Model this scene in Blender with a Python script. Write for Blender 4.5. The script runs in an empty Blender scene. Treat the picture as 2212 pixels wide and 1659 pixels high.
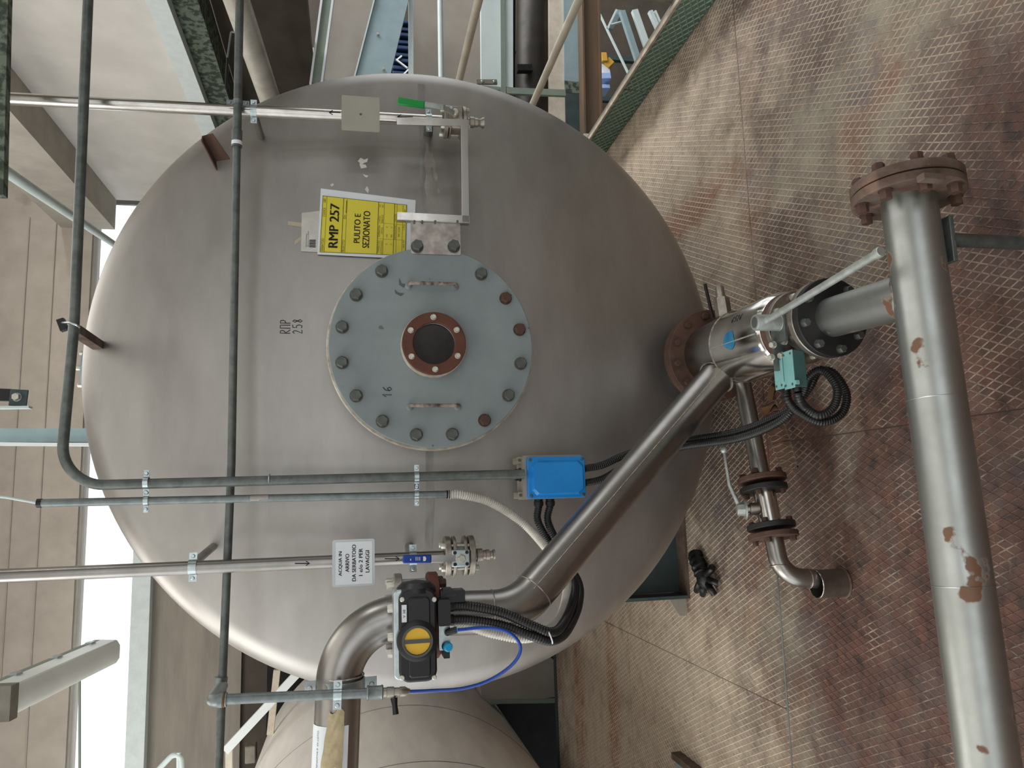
import bpy, math, random
from mathutils import Vector as V, Matrix as MX
random.seed(7)
sc = bpy.context.scene
C = sc.collection
PI = math.pi
# ------------------------------------------------------------------ camera
PITCH, YAW, FPX, HC = math.radians(11.5), math.radians(8.5), 1661.0, 1.55
CF = V((math.sin(YAW)*math.cos(PITCH), math.cos(YAW)*math.cos(PITCH), -math.sin(PITCH)))
CR = V((math.cos(YAW), -math.sin(YAW), 0))
CU = CR.cross(CF)
CC = V((0, 0, HC))
cd = bpy.data.cameras.new('camera')
cam = bpy.data.objects.new('camera', cd); C.objects.link(cam)
cd.sensor_fit = 'HORIZONTAL'; cd.sensor_width = 36; cd.lens = 36*FPX/2212
cd.clip_start = 0.05; cd.clip_end = 200
rot = MX((-CU, CR, -CF)).transposed()            # the phone was held turned a quarter
cam.matrix_world = MX.Translation(CC) @ rot.to_4x4()
sc.camera = cam
# ------------------------------------------------------------------ world, light, exposure
w = bpy.data.worlds.new('sky'); sc.world = w; w.use_nodes = True
bg = w.node_tree.nodes['Background']
bg.inputs[0].default_value = (0.93, 0.97, 1.0, 1); bg.inputs[1].default_value = 0.92
def area(name, loc, rot, sx, sy, power, col):
    l = bpy.data.lights.new(name, 'AREA'); l.shape = 'RECTANGLE'; l.size = sx; l.size_y = sy
    l.energy = power; l.color = col
    o = bpy.data.objects.new(name, l); C.objects.link(o); o.location = loc; o.rotation_euler = rot
    return o
area('rooflight', (-2.0, -1.0, 5.85), (0, 0, 0), 6.0, 5.0, 56, (0.98, 0.98, 0.95))
area('fill_mid', (2.0, 0.8, 5.85), (0, 0, 0), 3.4, 5.0, 32, (0.98, 0.98, 0.95))  # added fill with no known source, brightens the right floor
area('fill_back', (-3.3, 4.4, 5.85), (0, 0, 0), 2.4, 3.0, 70, (1.0, 0.98, 0.94))  # added fill over the back left, for the second tank and floor
area('fill_side', (1.9, 5.4, 5.85), (0, 0, 0), 2.2, 4.4, 45, (1.0, 0.98, 0.94))  # added fill, lifts the floor right of the tank
area('fill_far', (10.0, 4.0, 5.85), (0, 0, 0), 4.0, 8.0, 900, (0.97, 0.98, 1.0))  # added fill, brightens the right hall and the floor under the tank
area('fill_left', (-7.0, 1.0, 5.85), (0, 0, 0), 3.0, 5.0, 260, (0.98, 0.98, 0.96))  # added fill, brightens the left floor from the side
sc.view_settings.view_transform = 'Standard'; sc.view_settings.look = 'None'
sc.view_settings.gamma = 1; sc.view_settings.use_curve_mapping = False
sc.view_settings.exposure = 0.85

# ------------------------------------------------------------------ measuring helpers
def ray(x, y): return CF + CR*((829.5-y)/FPX) + CU*((1106-x)/FPX)
def P(x, y, Y): d = ray(x, y); return CC + d*(Y/d.y)
def PX(x, y, X): d = ray(x, y); return CC + d*(X/d.x)
def PZ(x, y, Z): d = ray(x, y); return CC + d*((Z-HC)/d.z)
TX, TZ, TY, TR = 0.4816, 1.3087, 2.81, 1.1459      # tank axis, tangent line, radius
TD = 4.0; TK = 0.115                                # crown and knuckle radius
TDEP = TD - math.sqrt((TD-TK)**2-(TR-TK)**2)
def head_y(x, z):
    q = math.hypot(x-TX, z-TZ)
    if q < TD*(TR-TK)/(TD-TK): return TY-TDEP+TD-math.sqrt(TD*TD-q*q)
    return TY-math.sqrt(max(TK*TK-(q-(TR-TK))**2, 0))
def PH(x, y, off=0.0):
    Y = 2.6
    for _ in range(40):
        p = P(x, y, Y); Y = .5*Y+.5*(head_y(p.x, p.z)-off)
    return P(x, y, Y)

# ------------------------------------------------------------------ mesh helpers
def frame(a, up=None):
    a = V(a).normalized()
    up = V(up) if up is not None else V((0, 0, 1))
    if abs(a.dot(up)) > .98*up.length: up = V((0, 1, 0)) if abs(a.y) < .9 else V((1, 0, 0))
    x = up.cross(a).normalized(); y = a.cross(x)
    return x, y, a
def smoothpath(pts, step):
    pts = [V(p) for p in pts]
    q = [pts[0]*2-pts[1]]+pts+[pts[-1]*2-pts[-2]]
    out = []
    for i in range(1, len(q)-2):
        p0, p1, p2, p3 = q[i-1:i+3]
        n = 24
        for k in range(n):
            t = k/n
            out.append(.5*((2*p1)+(p2-p0)*t+(2*p0-5*p1+4*p2-p3)*t*t+(3*p1-p0-3*p2+p3)*t**3))
    out.append(pts[-1])
    res = [out[0]]; acc = 0
    for a, b in zip(out, out[1:]):
        L = (b-a).length
        if L == 0: continue
        d = step-acc
        while d <= L:
            res.append(a+(b-a)*(d/L)); d += step
        acc = (acc+L) % step
    if (res[-1]-out[-1]).length > step*.3: res.append(out[-1])
    return res
def fillet(pts, rad, n=10):
    pts = [V(p) for p in pts]; out = [pts[0]]
    for i in range(1, len(pts)-1):
        a, b, c = pts[i-1], pts[i], pts[i+1]
        r = rad[i-1] if isinstance(rad, (list, tuple)) else rad
        d1 = (a-b).normalized(); d2 = (c-b).normalized()
        ang = d1.angle(d2); t = r/math.tan(ang/2)
        bis = (d1+d2).normalized(); cen = b+bis*(r/math.sin(ang/2))
        s = b+d1*t-cen; e = b+d2*t-cen
        tot = s.angle(e); ax = s.cross(e).normalized()
        for k in range(n+1): out.append(cen+MX.Rotation(tot*k/n, 3, ax) @ s)
    out.append(pts[-1]); return out
class MB:
    def __init__(s): s.v = []; s.f = []
    def add(s, vs, fs):
        b = len(s.v); s.v += [V(v) for v in vs]; s.f += [tuple(i+b for i in f) for f in fs]; return s
    def box(s, lo, hi):
        x0, y0, z0 = lo; x1, y1, z1 = hi
        return s.add([(x0,y0,z0),(x1,y0,z0),(x1,y1,z0),(x0,y1,z0),(x0,y0,z1),(x1,y0,z1),(x1,y1,z1),(x0,y1,z1)],
            [(3,2,1,0),(4,5,6,7),(0,1,5,4),(1,2,6,5),(2,3,7,6),(3,0,4,7)])
    def beam(s, a, b, w, h, up=None):
        a, b = V(a), V(b); x, y, z = frame(b-a, up)
        q = [(-1,-1),(1,-1),(1,1),(-1,1)]
        vs = [p+x*(i*w/2)+y*(j*h/2) for p in (a, b) for i, j in q]
        return s.add(vs, [(3,2,1,0),(4,5,6,7),(0,1,5,4),(1,2,6,5),(2,3,7,6),(3,0,4,7)])
    def tube(s, pts, r, n=20, caps=True):
        pts = [V(p) for p in pts]; R = r if isinstance(r, (list, tuple)) else [r]*len(pts)
        t0 = (pts[1]-pts[0]).normalized(); x, y, _ = frame(t0); b = len(s.v); prev = t0
        for i, p in enumerate(pts):
            if i == 0: t = t0
            elif i == len(pts)-1: t = (p-pts[i-1]).normalized()
            else: t = ((p-pts[i-1]).normalized()+(pts[i+1]-p).normalized()).normalized()
            q = prev.rotation_difference(t); x = q @ x; y = q @ y; prev = t
            for k in range(n):
                a = 2*PI*k/n; s.v.append(p+(x*math.cos(a)+y*math.sin(a))*R[i])
        for i in range(len(pts)-1):
            for k in range(n):
                k2 = (k+1) % n
                s.f.append((b+i*n+k, b+i*n+k2, b+(i+1)*n+k2, b+(i+1)*n+k))
        if caps:
            s.f.append(tuple(b+k for k in range(n-1, -1, -1)))
            e = b+(len(pts)-1)*n; s.f.append(tuple(e+k for k in range(n)))
        return s
    def lathe(s, o, axis, prof, n=40, cap0=True, cap1=True, ph=0.0):
        o = V(o); x, y, z = frame(axis); b = len(s.v)
        for r, h in prof:
            for k in range(n):
                a = 2*PI*k/n+ph; s.v.append(o+z*h+(x*math.cos(a)+y*math.sin(a))*r)
        for i in range(len(prof)-1):
            for k in range(n):
                k2 = (k+1) % n
                s.f.append((b+i*n+k, b+i*n+k2, b+(i+1)*n+k2, b+(i+1)*n+k))
        if cap0: s.f.append(tuple(b+k for k in range(n-1, -1, -1)))
        if cap1: s.f.append(tuple(b+(len(prof)-1)*n+k for k in range(n)))
        return s
    def ring(s, o, axis, ri, ro, h0, h1, n=40):
        o = V(o); x, y, z = frame(axis); b = len(s.v)
        pr = [(ri,h0),(ro,h0),(ro,h1),(ri,h1)]
        for r, h in pr:
            for k in range(n):
                a = 2*PI*k/n; s.v.append(o+z*h+(x*math.cos(a)+y*math.sin(a))*r)
        for i in range(4):
            j = (i+1) % 4
            for k in range(n):
                k2 = (k+1) % n; s.f.append((b+i*n+k, b+i*n+k2, b+j*n+k2, b+j*n+k))
        return s
    def torus(s, o, axis, R, r, n=40, m=8):
        o = V(o); x, y, z = frame(axis); b = len(s.v)
        for k in range(n):
            a = 2*PI*k/n; d = x*math.cos(a)+y*math.sin(a)
            for j in range(m):
                c = 2*PI*j/m; s.v.append(o+d*(R+r*math.cos(c))+z*(r*math.sin(c)))
        for k in range(n):
            for j in range(m):
                k2, j2 = (k+1) % n, (j+1) % m
                s.f.append((b+k*m+j, b+k2*m+j, b+k2*m+j2, b+k*m+j2))
        return s
    def sphere(s, o, r, n=16, m=10, sc=(1,1,1)):
        o = V(o); b = len(s.v)
        for i in range(m+1):
            t = PI*i/m
            for k in range(n):
                a = 2*PI*k/n
                s.v.append(o+V((r*sc[0]*math.sin(t)*math.cos(a), r*sc[1]*math.sin(t)*math.sin(a), r*sc[2]*math.cos(t))))
        for i in range(m):
            for k in range(n):
                k2 = (k+1) % n; s.f.append((b+i*n+k, b+(i+1)*n+k, b+(i+1)*n+k2, b+i*n+k2))
        return s
    def grid(s, fn, nu, nv):
        b = len(s.v)
        for j in range(nv+1):
            for i in range(nu+1): s.v.append(V(fn(i/nu, j/nv)))
        for j in range(nv):
            for i in range(nu):
                a = b+j*(nu+1)+i; s.f.append((a, a+nu+1, a+nu+2, a+1))
        return s
    def prism(s, pts, vec):
        pts = [V(p) for p in pts]; vec = V(vec); n = len(pts)
        fs = [tuple(range(n-1, -1, -1)), tuple(range(n, 2*n))]+[(i, (i+1) % n, n+(i+1) % n, n+i) for i in range(n)]
        return s.add(pts+[p+vec for p in pts], fs)
    def rprism(s, lo, hi, Y0, Y1, r, k=4):            # rounded rectangle in XZ, extruded along Y
        x0, z0 = lo; x1, z1 = hi; pts = []
        for cx, cz, a0 in ((x1-r,z1-r,0),(x0+r,z1-r,90),(x0+r,z0+r,180),(x1-r,z0+r,270)):
            for i in range(k+1):
                a = math.radians(a0+90*i/k); pts.append((cx+r*math.cos(a), Y0, cz+r*math.sin(a)))
        return s.prism(pts, (0, Y1-Y0, 0))
MATS = {}
ORG = {}
def obj(name, mb, mat, parent=None, bevel=0.0, sharp=35, org=None):
    o0 = ORG[parent.name] if parent is not None else (V(org) if org is not None else V((0,0,0)))
    me = bpy.data.meshes.new(name)
    me.from_pydata([v-o0 for v in mb.v], [], mb.f); me.update()
    o = bpy.data.objects.new(name, me); C.objects.link(o)
    me.materials.append(MATS[mat] if isinstance(mat, str) else mat)
    for p in me.polygons: p.use_smooth = True
    me.set_sharp_from_angle(angle=math.radians(sharp))
    ORG[o.name] = o0
    if parent is not None: o.parent = parent
    else: o.location = o0
    if bevel:
        m = o.modifiers.new('bevel', 'BEVEL'); m.width = bevel; m.segments = 2; m.limit_method = 'ANGLE'; m.angle_limit = math.radians(40)
        m.harden_normals = False
    return o
def tag(o, label, cat, group=None):
    o['label'] = label; o['category'] = cat
    if group: o['group'] = group
    return o
def thing(name, label, cat, loc, group=None):
    o = bpy.data.objects.new(name, None); C.objects.link(o); o.location = V(loc); o.empty_display_size = .05
    ORG[o.name] = V(loc); return tag(o, label, cat, group)
def struct(name, mb, mat, parent=None, bevel=0.0):
    o = obj(name, mb, mat, parent, bevel)
    if parent is None: o['kind'] = 'structure'
    return o
def inst(name, me, mat, parent, loc, axis, spin=0.0):
    """a copy of a small shared mesh (built along +Z), as a part of parent"""
    o = bpy.data.objects.new(name, me); C.objects.link(o)
    x, y, z = frame(axis); m = MX((x, y, z)).transposed() @ MX.Rotation(spin, 3, 'Z')
    o.parent = parent; o.matrix_local = MX.Translation(V(loc)-ORG[parent.name]) @ m.to_4x4()
    ORG[o.name] = ORG[parent.name]
    return o
def sharedmesh(name, mb, mat):
    me = bpy.data.meshes.new(name); me.from_pydata(mb.v, [], mb.f); me.update(); me.materials.append(MATS[mat])
    for p in me.polygons: p.use_smooth = True
    me.set_sharp_from_angle(angle=math.radians(35)); return me

# ------------------------------------------------------------------ materials
def lin(c):
    return tuple((u/12.92 if u <= .04045 else ((u+.055)/1.055)**2.4) for u in c)
def mk(name, c1, c2=None, metal=0.0, rough=.5, scale=8.0, rvar=.12, bump=0.0, bscale=60.0, stretch=(1,1,1),
       spots=None, detail=4.0, coat=0.0, trans=0.0, alpha=1.0, ior=1.45, lo=.35, hi=.65, emit=0.0):
    """colours in sRGB 0..1"""
    m = bpy.data.materials.new(name); m.use_nodes = True; nt = m.node_tree; N = nt.nodes; L = nt.links
    b = N['Principled BSDF']
    b.inputs['Metallic'].default_value = metal; b.inputs['Roughness'].default_value = rough
    b.inputs['IOR'].default_value = ior
    if coat: b.inputs['Coat Weight'].default_value = coat; b.inputs['Coat Roughness'].default_value = .15
    if trans: b.inputs['Transmission Weight'].default_value = trans
    if alpha < 1: b.inputs['Alpha'].default_value = alpha
    c1 = lin(c1); c2 = lin(c2) if c2 else c1
    tc = N.new('ShaderNodeTexCoord'); mp = N.new('ShaderNodeMapping'); mp.inputs['Scale'].default_value = stretch
    L.new(tc.outputs['Object'], mp.inputs['Vector'])
    nz = N.new('ShaderNodeTexNoise'); nz.inputs['Scale'].default_value = scale; nz.inputs['Detail'].default_value = detail
    nz.inputs['Roughness'].default_value = .62
    L.new(mp.outputs[0], nz.inputs['Vector'])
    cr = N.new('ShaderNodeValToRGB'); cr.color_ramp.elements[0].position = lo; cr.color_ramp.elements[1].position = hi
    cr.color_ramp.elements[0].color = (*c1, 1); cr.color_ramp.elements[1].color = (*c2, 1)
    L.new(nz.outputs['Fac'], cr.inputs['Fac']); col = cr.outputs['Color']
    if spots:
        sc_, thr, soft, sc_col = spots
        n2 = N.new('ShaderNodeTexNoise'); n2.inputs['Scale'].default_value = sc_; n2.inputs['Detail'].default_value = 5
        L.new(mp.outputs[0], n2.inputs['Vector'])
        r2 = N.new('ShaderNodeValToRGB'); r2.color_ramp.elements[0].position = thr; r2.color_ramp.elements[1].position = thr+soft
        L.new(n2.outputs['Fac'], r2.inputs['Fac'])
        mx = N.new('ShaderNodeMix'); mx.data_type = 'RGBA'; L.new(r2.outputs['Color'], mx.inputs['Factor'])
        L.new(col, mx.inputs['A']); mx.inputs['B'].default_value = (*lin(sc_col), 1); col = mx.outputs['Result']
        if metal:
            mm = N.new('ShaderNodeMapRange'); mm.inputs['To Min'].default_value = metal; mm.inputs['To Max'].default_value = 0
            L.new(r2.outputs['Color'], mm.inputs['Value']); L.new(mm.outputs[0], b.inputs['Metallic'])
    L.new(col, b.inputs['Base Color'])
    if rvar:
        mr = N.new('ShaderNodeMapRange'); mr.inputs['To Min'].default_value = max(rough-rvar, .03); mr.inputs['To Max'].default_value = min(rough+rvar, 1)
        L.new(nz.outputs['Fac'], mr.inputs['Value']); L.new(mr.outputs[0], b.inputs['Roughness'])
    if bump:
        n3 = N.new('ShaderNodeTexNoise'); n3.inputs['Scale'].default_value = bscale; n3.inputs['Detail'].default_value = 4
        L.new(mp.outputs[0], n3.inputs['Vector'])
        bp = N.new('ShaderNodeBump'); bp.inputs['Strength'].default_value = bump; bp.inputs['Distance'].default_value = .01
        L.new(n3.outputs['Fac'], bp.inputs['Height']); L.new(bp.outputs[0], b.inputs['Normal'])
    if emit:
        b.inputs['Emission Color'].default_value = (*c1, 1); b.inputs['Emission Strength'].default_value = emit
    MATS[name] = m; return m
mk('tank_steel', (.615,.60,.58), (.675,.66,.64), metal=1, rough=.48, scale=2.4, rvar=.08, stretch=(1,1,2.5), detail=7)
mk('tank_weld', (.55,.54,.525), (.66,.65,.63), metal=1, rough=.5, scale=14, stretch=(.5,1,3))
mk('tank2_steel_lit', (.90,.88,.85), (.95,.93,.90), metal=.2, rough=.42, scale=3, stretch=(3,.6,3))  # same stainless as the main tank, colour lightened for window light on it
mk('pipe_steel', (.64,.625,.605), (.56,.545,.525), metal=1, rough=.33, scale=6, rvar=.1)
mk('bright_steel', (.80,.78,.75), (.70,.68,.65), metal=1, rough=.22, scale=10)
mk('polished', (.84,.83,.81), (.76,.75,.73), metal=1, rough=.17, scale=12)
mk('worn_pipe', (.72,.735,.72), (.65,.66,.64), metal=1, rough=.42, scale=7, spots=(9,.635,.03,(.42,.30,.22)), rvar=.1)
mk('cup_steel', (.38,.34,.31), (.46,.42,.38), metal=.7, rough=.5, scale=14)
mk('weld_bead', (.72,.70,.67), (.52,.48,.44), metal=1, rough=.4, scale=90)
mk('galv', (.44,.47,.465), (.52,.55,.545), metal=.7, rough=.48, scale=40)
mk('galv_dark', (.35,.37,.355), (.44,.46,.445), metal=.6, rough=.5, scale=30)
mk('zinc', (.74,.78,.78), (.66,.70,.70), metal=.9, rough=.32, scale=30)
mk('cast_steel', (.66,.63,.59), (.54,.51,.47), metal=.9, rough=.42, scale=25)
mk('rust_flange', (.28,.20,.165), (.36,.26,.21), rough=.75, scale=18, bump=.15)
mk('rust_grey', (.40,.35,.31), (.30,.22,.18), rough=.7, scale=12, bump=.12, spots=(14,.6,.1,(.46,.36,.30)))
mk('red_rust', (.38,.20,.15), (.32,.16,.12), rough=.7, scale=20)
mk('black_flange', (.10,.10,.10), (.15,.14,.14), rough=.55, scale=14)
mk('cover_paint', (.47,.51,.51), (.52,.56,.56), rough=.5, scale=5, bump=.03, spots=(26,.70,.04,(.36,.38,.37)), detail=7)
mk('bolt_grey', (.38,.39,.37), (.30,.31,.29), metal=.5, rough=.5, scale=30)
mk('bolt_rust', (.26,.18,.15), (.32,.22,.18), rough=.7, scale=40)
mk('bolt_zinc', (.80,.79,.74), (.70,.69,.64), metal=.6, rough=.4, scale=40)
mk('rim_white', (.80,.77,.71), (.62,.57,.50), rough=.7, scale=25)
mk('copper_ring', (.33,.19,.14), (.38,.23,.17), rough=.5, metal=.3, scale=20)
mk('sight_glass', (.12,.12,.12), (.17,.17,.17), rough=.12, scale=10, rvar=.05)
mk('handle_worn', (.62,.57,.53), (.25,.21,.19), rough=.6, scale=40)
mk('black_plastic', (.07,.07,.075), (.10,.10,.105), rough=.38, scale=10, rvar=.06)
mk('black_rubber', (.045,.045,.05), (.07,.07,.075), rough=.45, scale=20)
mk('hose_black', (.10,.10,.10), (.14,.14,.14), rough=.34, scale=20)
mk('hose_white', (.82,.80,.76), (.74,.72,.68), rough=.5, scale=20)
mk('blue_box', (.10,.50,.79), (.12,.53,.81), rough=.33, scale=5, rvar=.04)
mk('box_base', (.60,.57,.52), (.56,.53,.48), rough=.6, scale=10)
mk('blue_tube', (.10,.25,.58), (.12,.29,.62), rough=.3, scale=10)
mk('cyan', (.16,.62,.80), rough=.4)
mk('teal', (.50,.70,.69), (.46,.65,.64), rough=.45, scale=14)
mk('teal_shaded', (.21,.32,.31), (.25,.37,.36), rough=.45, scale=14)  # darker copy of teal, shade of the front faces put into the colour
mk('yellow_disc', (.86,.69,.20), (.84,.66,.18), rough=.45, scale=10)
mk('disc_grey', (.30,.30,.29), rough=.5)
mk('paper', (.86,.88,.89), (.83,.85,.86), rough=.6, scale=5)
mk('paper_old', (.80,.79,.76), (.74,.73,.70), rough=.6, scale=12)
mk('yellow_paper', (.85,.795,.25), (.83,.775,.23), rough=.55, scale=5)
mk('ink', (.05,.05,.05), rough=.6)
mk('ink_olive', (.36,.35,.10), rough=.6)
mk('ink_grey', (.33,.34,.34), rough=.6)
mk('laminate', (.74,.77,.78), (.70,.73,.74), rough=.2, scale=6)
mk('tape', (.66,.60,.46), (.74,.68,.54), rough=.35, scale=20, bump=.3, bscale=30)
mk('green_grip', (.05,.55,.24), (.04,.50,.20), rough=.4, scale=8)
mk('blue_grip', (.06,.22,.56), (.07,.25,.60), rough=.35, scale=8)
mk('white_print', (.86,.87,.88), rough=.5)
mk('swirl_plate', (.58,.54,.51), (.74,.71,.68), metal=.9, rough=.4, scale=22, detail=2)
mk('blank_plate', (.62,.61,.56), (.58,.57,.52), rough=.45, scale=6)
mk('blue_paint', (.08,.50,.72), (.30,.62,.76), rough=.35, metal=.4, scale=20)
mk('steel_dark', (.22,.28,.28), (.28,.33,.33), rough=.5, metal=.3, scale=6)
mk('lever_galv', (.72,.74,.72), (.60,.62,.60), metal=.7, rough=.5, scale=30)
mk('concrete', (.66,.62,.57), (.72,.68,.63), rough=.9, scale=3, bump=.1, detail=8, spots=(1.6,.68,.12,(.50,.46,.41)))
mk('concrete_pale', (.78,.76,.73), (.83,.81,.78), rough=.9, scale=2.5, detail=8, bump=.06)
mk('concrete_beam', (.60,.57,.53), (.66,.63,.58), rough=.9, scale=4, detail=8)
mk('concrete_low', (.50,.47,.43), (.57,.54,.49), rough=.9, scale=3, detail=8, stretch=(.35,1,2.5), bump=.08)
mk('white_ledge', (.84,.87,.86), (.80,.83,.82), rough=.8, scale=12)
mk('mottled', (.22,.26,.22), (.42,.46,.40), rough=.85, scale=22, lo=.45, hi=.55)
mk('shade_brown', (.25,.22,.19), (.30,.27,.23), rough=.85, scale=4)  # wall brown darkened to hold the shade of the recess and deep hall
mk('taupe', (.62,.59,.55), (.58,.55,.51), rough=.8, scale=3)
mk('steel_blue', (.60,.68,.70), (.55,.63,.65), rough=.5, metal=.2, scale=6)
mk('pale_panel', (.80,.85,.84), (.76,.81,.80), rough=.55, scale=4)
mk('grey_green', (.46,.51,.46), (.50,.54,.49), rough=.6, scale=8)
mk('duct_dark', (.21,.19,.17), (.16,.15,.13), rough=.5, metal=.5, scale=6)
mk('beige_wall', (.82,.78,.71), (.76,.72,.65), rough=.8, scale=14)
mk('rust_beam', (.35,.30,.25), (.44,.34,.25), rough=.8, scale=6, stretch=(.3,1,3))
mk('rail_paint', (.82,.79,.72), (.76,.73,.66), rough=.5, scale=10)
mk('post_grey', (.50,.48,.43), (.42,.40,.36), rough=.6, scale=12)
mk('kick_green', (.36,.45,.39), (.41,.50,.44), rough=.6, scale=10)
mk('kick_line', (.55,.63,.56), (.48,.56,.50), rough=.6, scale=10)
mk('kick_edge', (.74,.70,.63), (.60,.55,.48), rough=.8, scale=20)
mk('insul', (.82,.80,.76), (.72,.70,.65), metal=.35, rough=.4, scale=6, bump=.25, bscale=9)
mk('lamp_lens', (.90,.92,.90), (.86,.88,.86), rough=.35, scale=3)
mk('white_tray', (.88,.90,.90), rough=.5)
mk('navy', (.10,.22,.36), (.06,.14,.26), rough=.6, scale=6)
mk('crate_yellow', (.80,.62,.24), rough=.6)
mk('crate_blue', (.62,.72,.90), rough=.6)
mk('hall_dark', (.19,.18,.17), (.24,.23,.21), rough=.9, scale=2)
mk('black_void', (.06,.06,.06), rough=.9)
mk('frame_blue', (.30,.55,.72), rough=.6)
mk('glove', (.06,.07,.07), (.10,.11,.11), rough=.4, scale=30, bump=.3, bscale=80)
mk('clear', (.97,.97,.94), rough=.06, trans=1.0, rvar=0, ior=1.12)
mk('wood', (.40,.28,.16), (.46,.33,.20), rough=.8, scale=10)
mk('residue', (.80,.79,.76), rough=.8)
mk('residue_tape', (.70,.66,.57), rough=.8)
mk('stain', (.60,.585,.56), (.70,.68,.655), metal=.85, rough=.6, scale=16)
mk('window_glass', (.95,.97,1.0), rough=.05, trans=1.0, alpha=.08, rvar=0)

def floor_mat(name, ridge):
    m = bpy.data.materials.new(name); m.use_nodes = True; nt = m.node_tree; N = nt.nodes; L = nt.links
    b = N['Principled BSDF']; b.inputs['Roughness'].default_value = .78
    tc = N.new('ShaderNodeTexCoord')
    def noise(s, d=6, off=0):
        mp = N.new('ShaderNodeMapping'); mp.inputs['Location'].default_value = (off, off*.7, 0); L.new(tc.outputs['Object'], mp.inputs[0])
        n = N.new('ShaderNodeTexNoise'); n.inputs['Scale'].default_value = s; n.inputs['Detail'].default_value = d
        n.inputs['Roughness'].default_value = .65
        L.new(mp.outputs[0], n.inputs[0]); return n.outputs['Fac']
    def ramp(f, a, c):
        r = N.new('ShaderNodeMapRange'); r.inputs['From Min'].default_value = a; r.inputs['From Max'].default_value = c
        L.new(f, r.inputs['Value']); return r.outputs[0]
    def mix(f, A, B):
        x = N.new('ShaderNodeMix'); x.data_type = 'RGBA'
        if isinstance(f, float): x.inputs['Factor'].default_value = f
        else: L.new(f, x.inputs['Factor'])
        for k, v in (('A', A), ('B', B)):
            if isinstance(v, tuple): x.inputs[k].default_value = (*lin(v), 1)
            else: L.new(v, x.inputs[k])
        return x.outputs['Result']
    def math_(op, a, bb):
        x = N.new('ShaderNodeMath'); x.operation = op; x.use_clamp = True
        for i, v in enumerate((a, bb)):
            if isinstance(v, float): x.inputs[i].default_value = v
            else: L.new(v, x.inputs[i])
        return x.outputs[0]
    def blob(cx, cy, rx, ry):
        mp = N.new('ShaderNodeMapping'); mp.vector_type = 'TEXTURE'
        mp.inputs['Location'].default_value = (cx, cy, 0); mp.inputs['Scale'].default_value = (rx, ry, 50)
        L.new(tc.outputs['Object'], mp.inputs[0])
        ln = N.new('ShaderNodeVectorMath'); ln.operation = 'LENGTH'; L.new(mp.outputs[0], ln.inputs[0])
        return ramp(math_('ADD', math_('MULTIPLY', ln.outputs['Value'], .5), math_('MULTIPLY', ramp(noise(5, 8, cx), .3, .7), .32)), .66, .34)
    col = mix(ramp(noise(2.2, 7), .38, .62), (.44,.385,.345), (.365,.315,.285))
    col = mix(ramp(noise(1.3, 6, 3), .50, .66), col, (.55,.53,.46))
    col = mix(math_('MULTIPLY', ramp(noise(1.7, 6, 9), .52, .66), .8), col, (.48,.33,.26))
    col = mix(math_('MULTIPLY', ramp(noise(1.9, 5, 17), .56, .68), .7), col, (.36,.34,.38))
    dust_lit = None  # pale dust, lightened further where too little light reaches the floor
    for cx, cy, rx, ry in ((1.5,3.7,.95,1.3),(1.1,3.05,.8,.5),(-1.0,3.9,1.1,1.3),(-1.7,3.1,1.0,.45),(-1.6,4.9,1.7,1.6)):
        bl = blob(cx, cy, rx, ry); dust_lit = bl if dust_lit is None else math_('MAXIMUM', dust_lit, bl)
    col = mix(math_('MULTIPLY', dust_lit, .85), col, (.735,.67,.585))
    wet = None
    for cx, cy, rx, ry in ((-.6,1.55,1.5,1.25),(.10,1.9,.75,.65),(.75,1.3,.6,.55),(-.5,2.3,.7,.42),(.35,2.45,.65,.42),(.2,1.0,1.2,.7)):
        bl = blob(cx, cy, rx, ry); wet = bl if wet is None else math_('MAXIMUM', wet, bl)
    rust = mix(ramp(noise(9, 8, 5), .38, .62), (.27,.165,.135), (.385,.255,.205))
    rust = mix(ramp(noise(19, 7, 12), .50, .66), rust, (.17,.115,.10))
    rust = mix(math_('MULTIPLY', ramp(noise(3.5, 6, 21), .50, .64), .6), rust, (.33,.285,.285))
    rust = mix(ramp(noise(24, 6, 2), .62, .70), rust, (.50,.385,.28))
    col = mix(math_('MULTIPLY', wet, .92), col, rust)
    stripe = None
    for cx, cy, rx, ry in ((-1.5,5.5,.9,.18),(-1.35,4.75,.7,.16),(1.3,3.3,.12,.7)):
        bl = blob(cx, cy, rx, ry); stripe = bl if stripe is None else math_('MAXIMUM', stripe, bl)
    col = mix(math_('MULTIPLY', stripe, .8), col, (.58,.38,.28))
    if ridge:
        wear = ramp(noise(11, 6, 4), .36, .52)
        keep = math_('MULTIPLY', wear, math_('SUBTRACT', 1.0, math_('MULTIPLY', wet, ramp(noise(6, 6, 8), .26, .50))))
        col = mix(keep, col, mix(dust_lit, (.66,.595,.52), (.84,.78,.70)))
        b.inputs['Roughness'].default_value = .6
    else:
        col = mix(math_('MULTIPLY', ramp(noise(70, 3, 6), .60, .72), .6), col, (.22,.17,.15)); col = mix(math_('MULTIPLY', ramp(noise(13, 7, 31), .50, .70), .45), col, (.30,.245,.22))
    L.new(col, b.inputs['Base Color'])
    n3 = noise(150, 3, 1); bp = N.new('ShaderNodeBump'); bp.inputs['Strength'].default_value = .25; bp.inputs['Distance'].default_value = .004
    L.new(n3, bp.inputs['Height']); L.new(bp.outputs[0], b.inputs['Normal'])
    MATS[name] = m
floor_mat('floor_base', False); floor_mat('floor_ridge', True)

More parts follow.
